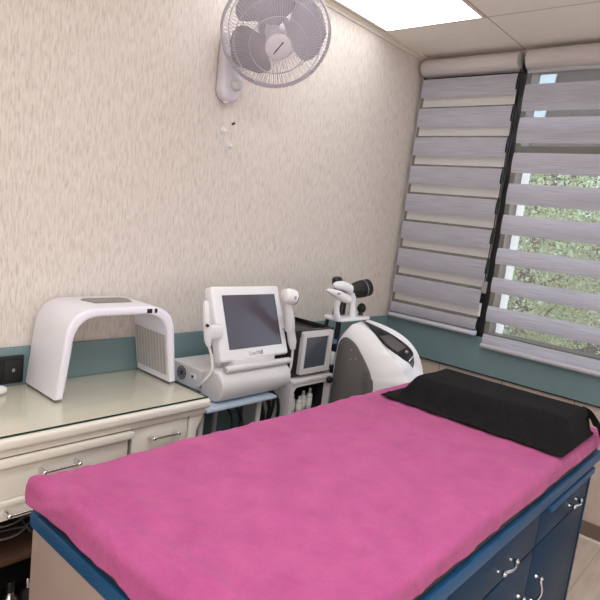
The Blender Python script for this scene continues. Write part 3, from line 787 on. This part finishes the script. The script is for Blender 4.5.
# ------------------------------------------------------------------ white tower machine
t = thing('tower_machine', 'white curved floor-standing laser tower with grey side panel behind the bed', 'beauty machine', (-.79, -.45, 0))
NX, FX = -.905, -.675     # near side and far side
def curve3(xs, yz, n=6):
    if not hasattr(xs, '__len__'): xs = [xs] * len(yz)
    return smooth_pts([Vector((x, y, z)) for x, (y, z) in zip(xs, yz)], n)
cG = curve3(NX, [(-.289, .06), (-.287, .5), (-.292, .79), (-.302, .860), (-.335, .888), (-.388, .872), (-.431, .833), (-.475, .783), (-.505, .735), (-.526, .64), (-.53, .06)])
cR = curve3([-.89, -.89, -.89, -.887, -.872, -.852, -.85, -.842, -.832, -.825, -.825], [(-.285, .06), (-.283, .5), (-.288, .81), (-.308, .900), (-.350, .955), (-.433, .936), (-.542, .860), (-.587, .818), (-.637, .768), (-.685, .65), (-.66, .06)])
cP = curve3([-.80, -.80, -.80, -.80, -.79, -.79, -.79, -.765, -.725, -.72, -.72], [(-.283, .06), (-.281, .5), (-.284, .83), (-.304, .930), (-.340, .957), (-.413, .918), (-.485, .870), (-.572, .830), (-.613, .787), (-.672, .65), (-.65, .06)])
cQ = curve3(-.70, [(-.283, .06), (-.281, .5), (-.284, .83), (-.292, .935), (-.311, .941), (-.430, .920), (-.509, .898), (-.582, .862), (-.602, .805), (-.660, .65), (-.645, .06)])
cF = curve3(FX, [(-.285, .06), (-.283, .5), (-.286, .83), (-.292, .945), (-.300, .953), (-.416, .941), (-.52, .911), (-.597, .857), (-.644, .769), (-.668, .65), (-.648, .06)])
cM = [(g * .45 + r * .55) + Vector((-.012, 0, 0)) * (1 if True else 0) for g, r in zip(cG, cR)]
cQf = [q * .35 + f * .65 + Vector((0, 0, .004)) for q, f in zip(cQ, cF)]
cB = [f + Vector((.012, 0, -.022 if f.z > .1 else 0)) for f in cF]
b = BM(); rows = [[b.verts.new(p) for p in c] for c in (cG, cM, cR, cP, cQ, cQf, cF, cB)]
for r0, r1 in zip(rows, rows[1:]):
    for i in range(len(r0) - 1): b.faces.new((r0[i], r1[i], r1[i + 1], r0[i + 1]))
    b.faces.new((r0[0], r0[0], r1[0])) if False else None
b.faces.new(rows[0]); b.faces.new(list(reversed(rows[-1])))
b.faces.new([r[0] for r in reversed(rows)]); b.faces.new([r[-1] for r in rows])
obj('shell', b, WHITE, t, 38)
b = BM(); add_prism(b, [(p.y, p.z) for p in cG], 'x', NX - .006, NX + .015, .004); sp_ = obj('side_panel', b, GREYSIDE, t)
b = BM()
for k in range(16):
    z = .56 + .0125 * k
    yc = -.512 + .0016 * k
    add_box(b, NX - .0075, NX - .005, yc, yc + .03, z, z + .0045)
obj('vent', b, mat('vent_slots', rgb(84, 81, 80), .6, var=.05, scale=20), sp_)
for (y, z) in ((-.379, .835), (-.381, .79), (-.409, .80)):
    b = BM(); add_cyl(b, (NX - .005, y, z), (NX - .009, y, z), .004, seg=12); obj('screw', b, INKL, sp_)
def pan(tt, u):
    """point on the sunk control panel: tt along the slope 0..1, u from near to far edge"""
    f = 24 + tt * 24; i = min(int(f), 47); w_ = f - i
    p = cP[i].lerp(cP[i + 1], w_); q = cQ[i].lerp(cQ[i + 1], w_)
    return p.lerp(q, u)
def patch(bm, t0, t1, u0, u1, lift, n=14):
    prev = None
    for k in range(n + 1):
        tt = t0 + (t1 - t0) * k / n
        a, c = pan(tt, u0), pan(tt, u1)
        d = (pan(min(1, tt + .02), .5) - pan(max(0, tt - .02), .5)).normalized(); nn_ = (c - a).normalized().cross(d)
        if nn_.z < 0: nn_.negate()
        cur = [bm.verts.new(a.lerp(c, j / 4) + nn_ * lift) for j in range(5)]
        if prev:
            for j in range(4): bm.faces.new((prev[j], prev[j + 1], cur[j + 1], cur[j]))
        prev = cur
b = BM(); patch(b, .0, 1.0, -.10, .98, .0035); cp = obj('control_panel', b, BLACK, t)
b = BM(); patch(b, .34, .66, .12, .80, .005); obj('screen', b, mat('tower_screen', rgb(92, 88, 90), .2, var=.08, scale=8), cp)
b = BM(); patch(b, .865, .885, .05, .95, .005, 2); obj('trim_line', b, WHITE, cp)
p = pan(.72, .55); b = BM(); add_cyl(b, p, p + Vector((0, -.004, .008)), .008, seg=16); obj('button', b, INKL, cp)
# tray pole and tray
b = BM(); add_cyl(b, (-.80, -.20, .03), (-.80, -.20, .955), .014, seg=16); add_box(b, -.84, -.76, -.30, -.19, .30, .34, .005); obj('tray_pole', b, INK, t)
b = BM(); add_prism(b, rr(-.935, -.660, -.305, -.19, .03), 'z', .955, .972, .005); obj('handpiece_tray', b, WHITE, t)
for x in (-.87, -.71):
    for y in (-.37, -.62):
        b = BM(); add_cyl(b, (x - .012, y, .03), (x + .012, y, .03), .03, seg=18); add_box(b, x - .016, x + .016, y - .016, y + .016, .04, .065, .002); obj('castor', b, RUBBER, t)
for x, y in ((-.935, -.21),):
    pass
# handpieces on the tray
h = thing('handpiece', 'white pointed gun handpiece on the tower tray, at the front left', 'handpiece', (-.915, -.285, .9725))
b = BM()
P = smooth_pts([(-1.040, -.285, 1.112), (-1.020, -.29, 1.106), (-.975, -.295, 1.094), (-.930, -.30, 1.078), (-.890, -.305, 1.066), (-.877, -.306, 1.062)], 4)
R_ = [.8 * q for q in [.006, .009, .012, .014, .016, .018, .020, .022, .024, .026, .027, .0275, .028, .028, .0275, .027, .026, .023, .019, .012, .004]]
add_sweep(b, P, R_, 18); bd = obj('barrel', b, WHITE, h)
b = BM(); add_box(b, -.990, -.972, -.318, -.306, 1.094, 1.103, .003); obj('emblem', b, INKL, bd)
b = BM(); add_sweep(b, smooth_pts([(-.940, -.285, 1.078), (-.943, -.282, 1.04), (-.937, -.28, 1.0), (-.925, -.28, .973)], 4), [.019, .018, .017, .0155, .0145, .014, .014, .0145, .015, .016, .017, .018, .018], 14); obj('grip', b, WHITE, h)
h = thing('handpiece', 'white gun handpiece with large black ribbed nozzle on the tower tray', 'handpiece', (-.80, -.25, .9725))
b = BM()
P = smooth_pts([(-.925, -.235, 1.122), (-.90, -.235, 1.124), (-.86, -.238, 1.122), (-.82, -.242, 1.112), (-.79, -.245, 1.100)], 4)
add_sweep(b, P, [.006, .011, .015, .018, .0195, .021, .022, .023, .0235, .024, .024, .024, .024, .024, .024, .024, .022], 18); obj('barrel', b, WHITE, h)
b = BM()
ax = Vector((.105, -.03, .025)); p0 = Vector((-.795, -.245, 1.094))
fr = [0, .06, .2, .45, .62, .70, .74, .80, 1.0]; rd = [.026, .034, .039, .043, .0445, .0445, .0415, .045, .043]
add_sweep(b, [p0 + ax * f for f in fr], rd, 26); nz_ = obj('nozzle', b, RUBBER, h)
b = BM(); add_sweep(b, [p0 + ax * .70, p0 + ax * .735], [.0452, .0452], 26); obj('ring', b, CHROME, nz_)
b = BM(); add_sweep(b, [p0 + ax * 1.0, p0 + ax * 1.01], [.031, .029], 26); obj('lens', b, SCREEN2, nz_)
b = BM(); add_sweep(b, smooth_pts([(-.792, -.255, 1.09), (-.787, -.258, 1.05), (-.782, -.26, 1.01), (-.775, -.26, .973)], 4), [.021, .020, .019, .018, .0165, .016, .0155, .016, .017, .018, .019, .020, .020], 14); obj('grip', b, WHITE, h)
h = thing('handpiece', 'black handpiece standing at the back of the tower tray between white ones', 'handpiece', (-.86, -.22, .9725))
b = BM(); add_sweep(b, smooth_pts([(-.850, -.222, .973), (-.848, -.222, 1.03), (-.850, -.218, 1.08), (-.872, -.20, 1.14)], 4), [.026, .025, .024, .024, .023, .023, .023, .022, .022, .021, .02, .02, .02], 14); obj('grip', b, BLACK, h)
b = BM(); add_ball(b, (-.875, -.213, 1.146), .024, 1.3, 1, .8); obj('head', b, BLACK, h)
h = thing('handpiece', 'black slim handpiece standing behind the white grip with the nozzle', 'handpiece', (-.83, -.215, .9725))
b = BM(); add_sweep(b, [(-.806, -.212, .973), (-.804, -.212, 1.03), (-.804, -.210, 1.072)], [.020, .020, .018], 14); add_ball(b, (-.804, -.210, 1.072), .018); obj('grip', b, RUBBER, h)
h = thing('handpiece', 'short black round-topped handpiece at the right end of the tower tray', 'handpiece', (-.71, -.25, .9725))
b = BM(); add_cyl(b, (-.705, -.262, .973), (-.705, -.262, .99), .014, .010, 14); obj('stem', b, BLACK, h)
b = BM(); add_ball(b, (-.703, -.262, 1.008), .023, 1, 1, 1.15); obj('head', b, RUBBER, h)

# ------------------------------------------------------------------ treatment bed
t = thing('treatment_bed', 'blue and taupe cabinet bed with drawers and doors under the pink sheet', 'bed', (-1.7, -1.12, 0))
BX0, BX1, BY0, BY1 = -2.582, -.842, -1.487, -.745
b = BM()
for a in ((BX0, BX1, BY0, BY0 + .035), (BX0, BX1, BY1 - .035, BY1), (BX0, BX0 + .035, BY0 + .035, BY1 - .035), (BX1 - .035, BX1, BY0 + .035, BY1 - .035)):
    add_box(b, *a, .684, .722, .004)
add_box(b, BX0 + .035, BX1 - .035, BY0 + .035, BY1 - .035, .69, .712)
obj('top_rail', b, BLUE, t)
b = BM(); add_box(b, BX0 + .003, BX0 + .022, BY0 + .015, BY1 - .012, 0, .684, .001); obj('end_panel', b, TAUPE, t)
b = BM(); add_box(b, -.892, -.872, BY0 + .012, BY1 - .012, 0, .684, .001); obj('end_panel', b, BLUED, t)
b = BM(); add_box(b, BX0 + .022, -.892, BY1 - .032, BY1 - .014, 0, .684, .001); obj('back_panel', b, TAUPE, t)
b = BM(); add_box(b, BX0 + .022, -.892, BY0 + .035, BY0 + .05, .05, .684); obj('carcass', b, DARK, t)
b = BM(); add_box(b, BX0 + .022, -.892, BY0 + .05, BY0 + .065, 0, .06); obj('plinth', b, DARK, t)
def bow_handle(bm, p0, p1, out=(0, -1, 0)):
    p0 = Vector(p0); p1 = Vector(p1); o_ = Vector(out)
    P = [p0.lerp(p1, k / 8) + o_ * (.012 + .014 * math.sin(PI * k / 8)) for k in range(9)]
    add_sweep(bm, P, [.0055, .005, .0042, .0038, .0036, .0038, .0042, .005, .0055], 10)
    for q in (p0, p1):
        add_sweep(bm, [q, q + o_ * .004, q + o_ * .010, q + o_ * .018, q + o_ * .023], [.0075, .007, .0055, .0085, .0045], 14)
yf = BY0 + .014
def bdrawer(x0, x1, z0, z1, hx0, hx1, hz, lip=False):
    b = BM(); add_box(b, x0, x1, yf, yf + .02, z0, z1, .003)
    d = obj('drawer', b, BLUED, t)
    if lip:
        b = BM(); add_box(b, x0 + .045, x1 - .005, yf - .016, yf + .004, z1 - .028, z1 - .004, .003); obj('lip', b, BLUE, d)
    b = BM(); bow_handle(b, (hx0, yf, hz), (hx1, yf, hz)); obj('handle', b, CHROME, d)
bdrawer(-1.418, -.896, .555, .679, -1.11, -1.035, .590, True)
bdrawer(-1.998, -1.424, .555, .679, -1.715, -1.630, .601)
bdrawer(-2.555, -2.004, .555, .679, -2.33, -2.24, .601)
def bdoor(x0, x1, hx):
    b = BM(); add_box(b, x0, x1, yf, yf + .02, .065, .549, .003)
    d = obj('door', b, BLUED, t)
    b = BM(); bow_handle(b, (hx, yf, .432), (hx - .004, yf, .352)); obj('handle', b, CHROME, d)
bdoor(-1.424, -.896, -1.352)
bdoor(-1.998, -1.430, -1.50)
bdoor(-2.555, -2.004, -2.08)
b = BM(); add_box(b, BX0 + .002, BX1 - .022, BY0 + .009, BY1 - .014, .7225, .792, .012, 3); obj('mattress', b, BLACKV, t)

# pink sheet
MX0, MX1, MY0, MY1, MT = -2.588, -.858, -1.480, -.756, .802
CREASES = [(-2.55, -.79, -2.57, -1.05, 0.0108, .010), (-2.52, -.80, -2.46, -1.15, 0.0090, .012), (-2.56, -.95, -2.50, -1.40, 0.0108, .012),
           (-2.30, -.80, -1.85, -1.05, 0.0072, .010), (-2.10, -1.00, -1.75, -1.08, 0.0063, .009), (-1.75, -.95, -1.40, -1.02, 0.0054, .010), (-1.55, -1.30, -1.36, -1.05, 0.0054, .012),
           (-2.35, -1.45, -1.90, -1.30, 0.0072, .014), (-1.85, -1.45, -1.45, -1.36, 0.0072, .012), (-2.20, -.78, -2.12, -1.0, 0.0054, .01), (-1.95, -1.15, -1.65, -1.22, 0.0054, .010)]
def sheet_surface():
    bm = BM(); r = .020; skirt = .030
    ix0, ix1, iy0, iy1 = MX0 + r, MX1 - r, MY0 + r, MY1 - r
    st = .0075
    ext = r * PI / 2 + skirt
    def axis_samples(a, c):
        n = int((c - a) / st); base = [a + (c - a) * k / n for k in range(n + 1)]
        m = 12
        return [a - ext * k / m for k in range(m, 0, -1)] + base + [c + ext * k / m for k in range(1, m + 1)]
    X = axis_samples(ix0, ix1); Y = axis_samples(iy0, iy1)
    rows = []
    for x in X:
        row = []
        for y in Y:
            nx = min(max(x, ix0), ix1); ny = min(max(y, iy0), iy1)
            dx, dy = x - nx, y - ny; d = math.hypot(dx, dy)
            if dx and dy: d = min(d, max(abs(dx), abs(dy)) * (1.05 - .30 * min(abs(dx), abs(dy)) / max(abs(dx), abs(dy))))
            p = Vector((nx, ny, MT)); nrm = Vector((0, 0, 1))
            side = 0
            if d > 0:
                L = math.hypot(dx, dy); ux, uy = dx / L, dy / L
                if d < r * PI / 2:
                    a = d / r; p += Vector((ux * r * math.sin(a), uy * r * math.sin(a), -r * (1 - math.cos(a)))); nrm = Vector((ux * math.sin(a), uy * math.sin(a), math.cos(a)))
                else:
                    h = d - r * PI / 2; side = h / skirt
                    flare = .002 * side
                    along = x * abs(uy) + y * abs(ux)
                    hem = 1 + .07 * noise.noise(Vector((along * 5, ux * 3, uy * 3))) + .05 * noise.noise(Vector((along * 14, 4 + ux, uy)))
                    p += Vector((ux * (r + flare), uy * (r + flare), -r - h * hem)); nrm = Vector((ux, uy, 0))
            # wrinkles
            w_ = .0018 * noise.noise(Vector((x * 5, y * 5, 1.3))) + .0016 * noise.noise(Vector((x * 13 + y * 6, y * 11, 2.2)))
            rg = 1 - abs(noise.noise(Vector((x * 3.2 + .8 * y, y * 6.5 - x * 1.5, 7.1)))) * 2
            w_ += .0035 * max(0, rg - .72) / .28
            rg = 1 - abs(noise.noise(Vector((x * 7 - 2 * y, y * 4 + x * 3, 3.7)))) * 2
            w_ += .0028 * max(0, rg - .78) / .22
            if d > 0:
                f = min(1, d / (r * 1.2))
                w_ += f * (.002 * noise.noise(Vector((x * 16, y * 16, p.z * 9))) )
                if ux < -.3:   # foot end: slanting folds
                    s = (y - MY1) * 1.0
                    w_ += f * .007 * max(0, 1 - abs(noise.noise(Vector((s * 5 + p.z * 9, p.z * 10, 5.5)))) * 6)
            # folds running in from the foot corner
            cx_, cy_ = x - MX0, y - MY1
            for (sl, off, amp) in ((-1.9, -.02, .004), (-3.2, -.06, .003)):
                dist = abs(cx_ - (off * -1 + (-cy_) * .18 * abs(sl) / 2)) 
                w_ += amp * math.exp(-(dist / .016) ** 2) * max(0, 1 - (-cy_) / .55)
            for (ax_, ay_, bx_, by_, amp, wid) in CREASES:
                vx, vy = bx_ - ax_, by_ - ay_; L2 = vx * vx + vy * vy
                tt = ((x - ax_) * vx + (y - ay_) * vy) / L2
                if -.1 < tt < 1.1:
                    dd = abs((x - ax_) * vy - (y - ay_) * vx) / math.sqrt(L2) + .012 * math.sin(tt * 5 + ax_ * 9)
                    w_ += amp * math.exp(-(dd / wid) ** 2) * math.sin(PI * min(1, max(0, (tt + .1) / 1.2)))
            cg = math.exp(-((x - MX0) ** 2 + (y - MY1) ** 2) / .06 ** 2)
            if cg > .01:
                f = min(1, d / r) if d > 0 else 0
                p += Vector((-.012, .012, 0)) * cg * f + Vector((0, 0, .004 * cg))
            p += nrm * (w_ + .0008)
            row.append(bm.verts.new(p))
        rows.append(row)
    for i in range(len(rows) - 1):
        for j in range(len(rows[0]) - 1):
            bm.faces.new((rows[i][j], rows[i + 1][j], rows[i + 1][j + 1], rows[i][j + 1]))
    return bm
b = sheet_surface()
tag(obj('bed_sheet', b, PINK, None, 180), 'pink brushed cotton fitted sheet with soft creases over the bed', 'bed sheet')

# pillow
def pillow():
    bm = BM(); z0 = MT + .014
    x0, x1, y0, y1 = -1.328, -.985, -1.478, -.825
    nx, ny = 60, 110
    def ss(a, c, t):
        t = min(1, max(0, (t - a) / (c - a))); return t * t * (3 - 2 * t)
    rows = []
    for i in range(nx + 1):
        row = []
        for j in range(ny + 1):
            x = x0 + (x1 - x0) * i / nx; y = y0 + (y1 - y0) * j / ny
            fx0 = x0 + .006 * noise.noise(Vector((y * 9, 1, 2))) + .004 * noise.noise(Vector((y * 25, 5, 2)))
            front = fx0 + .014 + .012 * math.sin(y * 7)           # where the cloth flap ends and the bolster rises
            hx = ss(front, front + .065, x) ** .9 * (1 - .9 * ss(x1 - .07, x1, x) ** 1.6)
            hy = ss(y1, y1 - .10, y) if False else 1 - ss(y1 - .115, y1 - .02, y)
            hy2 = ss(y0, y0 + .03, y) ** .5
            h = .094 * hx * hy * hy2
            h += hx * hy * hy2 * (.004 * noise.noise(Vector((x * 9, y * 5, 0))) )
            # folds on the front slope and the near end
            h += .011 * noise.noise(Vector((x * 30 + y * 4, y * 6, 3))) * (1 - abs(2 * hx - 1))
            h += .006 * noise.noise(Vector((x * 22, y * 40, 9))) * (1 - abs(2 * hy2 - 1)) * hx
            h += .003 * max(0, math.sin(y * 40 + x * 20)) * (1 - hx)
            row.append(bm.verts.new((max(x, fx0) if i < 3 else x, y, z0 + max(0, h))))
        rows.append(row)
    for i in range(nx):
        for j in range(ny): bm.faces.new((rows[i][j], rows[i + 1][j], rows[i + 1][j + 1], rows[i][j + 1]))
    # underside
    low = {}
    edge = [rows[i][0] for i in range(nx + 1)] + [rows[nx][j] for j in range(1, ny + 1)] + [rows[i][ny] for i in range(nx - 1, -1, -1)] + [rows[0][j] for j in range(ny - 1, 0, -1)]
    lv = [bm.verts.new((v.co.x, v.co.y, z0 - .004)) for v in edge]
    n = len(edge)
    for k in range(n): bm.faces.new((edge[k], lv[k], lv[(k + 1) % n], edge[(k + 1) % n]))
    bm.faces.new(lv)
    return bm
t = thing('bolster_pillow', 'long black cloth-covered bolster pillow across the head of the pink bed', 'pillow', (-1.15, -1.15, MT + .002))
obj('cushion', pillow(), BLACKC, t, 180)
# loose end of the cover hanging at the near end
b = BM()
path = smooth_pts([(-1.05, -1.440, .899), (-1.035, -1.465, .888), (-1.02, -1.482, .868), (-1.0, -1.497, .842), (-.98, -1.512, .80)], 5)
prev = None
for k, p in enumerate(path):
    wd = .045 - .02 * k / len(path)
    cur = [b.verts.new(p + Vector((-wd, 0, .004 * math.sin(k)))), b.verts.new(p + Vector((wd, .006, .006)))]
    if prev: b.faces.new((prev[0], prev[1], cur[1], cur[0]))
    prev = cur
bmesh.ops.solidify(b, geom=list(b.faces), thickness=.004)
obj('cover_tail', b, BLACKC, t, 180)

# ------------------------------------------------------------------ wall fan
n_ = Vector((-.45, -.645, -.64)).normalized()
FC = Vector((-1.541, -.280, 2.088))
t = thing('wall_fan', 'white wall-mounted fan with round wire cage and grey blades high on the left wall', 'fan', (-1.525, 0, 1.95))
u_, v_ = frame_of(n_)   # plane axes of the cage
def cp_(r, a, d): return FC + u_ * (r * math.cos(a)) + v_ * (r * math.sin(a)) + n_ * d
RC = .204
b = BM()
prof = rr(-1.583, -1.480, 1.853, 2.13, .05, 8)
add_prism(b, prof, 'y', -.001, -.055, .018, 4); obj('wall_base', b, FANW, t)
b = BM(); add_cyl(b, (-1.522, -.052, 1.925), (-1.522, -.088, 1.925), .024, .021, 22, .004); obj('speed_knob', b, SILVER, t)
b = BM(); add_cyl(b, (-1.54, -.03, 1.862), (-1.54, -.03, 1.848), .012, seg=12); obj('cord_guide', b, SILVER, t)
b = BM()
mot0 = FC - n_ * .17
add_sweep(b, smooth_pts([(-1.527, -.04, 2.03), (-1.525, -.10, 2.05), tuple(Vector((-1.51, -.15, 2.08))), tuple(mot0 + n_ * .05 - Vector((0, 0, .05)))], 5), .030, 16); obj('arm', b, FANW, t)
b = BM(); ds = [-.185, -.18, -.16, -.09, -.06, -.05]; rs = [.02, .045, .060, .066, .06, .03]
add_sweep(b, [FC + n_ * d for d in ds], rs, 24); obj('motor', b, FANW, t)
# cage
def ring(bm, r, d, rad, n=72): add_sweep(bm, [cp_(r, 2 * PI * k / n, d) for k in range(n)], rad, 8, closed=True)
b = BM()
ring(b, RC, -.006, .0055); ring(b, RC, .006, .0045)
ring(b, .105, .092, .0018); ring(b, .160, .070, .0018)
NW = 96
for k in range(NW):
    a = 2 * PI * k / NW
    add_sweep(b, [cp_(.045, a + .10, .100), cp_(.105, a + .06, .092), cp_(.160, a + .02, .070), cp_(.196, a, .036), cp_(RC, a, .002)], .0011, 4, caps=False)
fg = obj('front_cage', b, WIRE, t)
b = BM(); add_sweep(b, [FC + n_ * d for d in (.090, .096, .104, .108)], [.046, .050, .047, .036], 32); hb = obj('hub_badge', b, FANW, fg)
# small dark diagonal wordmark on the badge
b = BM()
im = (Vector((.657, -.744, .121)) * .45 + Vector((.026, .183, .983)) * .9); im = (im - n_ * im.dot(n_)).normalized(); sd = n_.cross(im)
for k in range(7):
    c0 = FC + n_ * .1085 + im * (-.024 + .008 * k); 
    vs = [b.verts.new(c0 + im * (.0042 * a_) + sd * (.0018 * b_ * (1.3 if k in (2, 6) else 1))) for a_, b_ in ((-1, -1), (1, -1), (1, 1), (-1, 1))]
    b.faces.new(vs)
obj('emblem', b, INK, hb, 0)
b = BM()
ring(b, .12, -.065, .0018); ring(b, .175, -.05, .0018)
for k in range(72):
    a = 2 * PI * k / 72
    add_sweep(b, [cp_(.055, a, -.075), cp_(.12, a, -.068), cp_(.175, a, -.05), cp_(.200, a, -.025), cp_(RC, a, -.004)], .0011, 4, caps=False)
obj('rear_cage', b, WIRE, t)
b = BM(); add_sweep(b, [FC + n_ * d for d in (-.05, -.045, .0, .03, .04)], [.03, .04, .042, .036, .02], 28); hub = obj('hub', b, FANW, t)
# orientation of the blades measured about the image-right direction
e1 = Vector((.657, -.744, .121)); e1 = (e1 - n_ * e1.dot(n_)).normalized(); e2 = n_.cross(e1)
for base in (-2, 98, 200):
    b = BM(); nr, na = 12, 14
    rows = []
    for i in range(nr + 1):
        f = i / nr; rad = .035 + .152 * f
        half = math.radians(26 + 26 * math.sin(min(1, f * 1.4) * PI / 2)) * (1 if f < .6 else math.sqrt(max(0.02, 1 - ((f - .6) / .4) ** 2 * .95)))
        row = []
        for j in range(na + 1):
            s = -1 + 2 * j / na
            a = math.radians(base) + half * s + .25 * f
            tw = -.024 * s * (.4 + .6 * f) + .004 * (1 - s * s)
            p = FC + e1 * (rad * math.cos(a)) + e2 * (rad * math.sin(a)) + n_ * (tw + .0)
            row.append(b.verts.new(p))
        rows.append(row)
    for i in range(nr):
        for j in range(na): b.faces.new((rows[i][j], rows[i + 1][j], rows[i + 1][j + 1], rows[i][j + 1]))
    bmesh.ops.solidify(b, geom=list(b.faces), thickness=.002)
    obj('blade', b, FANB, t, 60)

# adhesive clips below the fan
for (x, z, lab) in ((-1.517, 1.744, 'small white adhesive cable clip below the fan, upper left of two'), (-1.478, 1.690, 'small white adhesive cable clip below the fan, the lower one')):
    c = thing('cable_clip', lab, 'clip', (x, 0, z), 'white clips under the fan')
    b = BM(); add_box(b, x - .010, x + .010, -.004, -.0005, z - .012, z + .012, .001); obj('pad', b, WHITE, c)
    b = BM(); add_box(b, x - .007, x + .009, -.020, -.004, z - .006, z + .008, .003); obj('hook', b, WHITE, c)
b = BM(); add_cyl(b, (-1.468, -.0005, 1.779), (-1.464, -.012, 1.786), .004, .005, 12)
tag(obj('screw', b, INK), 'small dark screw in the wallpaper below the fan', 'screw')

# ------------------------------------------------------------------ light, world, camera
def area(name, loc, tgt, sx, sy, e, col=(1, .97, .94)):
    l = bpy.data.lights.new(name, 'AREA'); l.shape = 'RECTANGLE'; l.size = sx; l.size_y = sy; l.energy = e; l.color = col
    o = bpy.data.objects.new(name, l); C.objects.link(o); o.location = loc
    o.rotation_euler = (Vector(tgt) - Vector(loc)).to_track_quat('-Z', 'Y').to_euler()
area('overhead_fill', (-2.3, -1.5, H - .01), (-2.3, -1.5, 0), 1.2, .6, 19, (.97, .985, 1))  # unseen fill lamp under the ceiling, added to brighten the room
area('overhead_fill', (-3.5, -2.7, H - .01), (-3.5, -2.7, 0), 1.2, .6, 19, (.97, .985, 1))  # second unseen overhead fill, added behind the camera
area('back_fill', (-4.3, -1.9, 1.3), (0, -1.4, 1.3), 2.0, 2.0, 14, (.955, .98, 1))  # added fill lamp in front of the solid back wall, no opening there
area('side_fill', (-2.0, -3.3, 1.35), (-1.8, 0, 2.1), 3.2, 1.8, 15, (.955, .98, 1))  # added fill lamp along the right wall, lifts left wall and ceiling

wd = bpy.data.worlds.new('World'); bpy.context.scene.world = wd; wd.use_nodes = True
nt = wd.node_tree; bg = nt.nodes['Background']
sky = nt.nodes.new('ShaderNodeTexSky')
sky.sky_type = 'NISHITA'; sky.sun_disc = False; sky.sun_elevation = math.radians(50); sky.sun_rotation = math.radians(120)
nt.links.new(sky.outputs[0], bg.inputs['Color']); bg.inputs['Strength'].default_value = 1.0

cam = bpy.data.cameras.new('camera'); co = bpy.data.objects.new('camera', cam); C.objects.link(co)
cam.sensor_width = 36; cam.lens = 573.597 / 600 * 36; cam.clip_start = .02
r_ = Vector((0.65677825, -0.74432647, 0.12091499)); uu = Vector((0.02617655, 0.18275404, 0.98281013)); fw = Vector((0.7536293, 0.64232318, -0.13951278))
M = Matrix((( *r_, 0), (*uu, 0), (*(-fw), 0), (0, 0, 0, 1))).transposed(); M.translation = (-3.1297, -1.9108, 1.4221)
co.matrix_world = M
bpy.context.scene.camera = co
sc_ = bpy.context.scene
sc_.view_settings.view_transform = 'Standard'; sc_.view_settings.look = 'None'
sc_.view_settings.exposure = 0.0
sc_.cycles.max_bounces = 10; sc_.cycles.transparent_max_bounces = 24; sc_.cycles.diffuse_bounces = 6
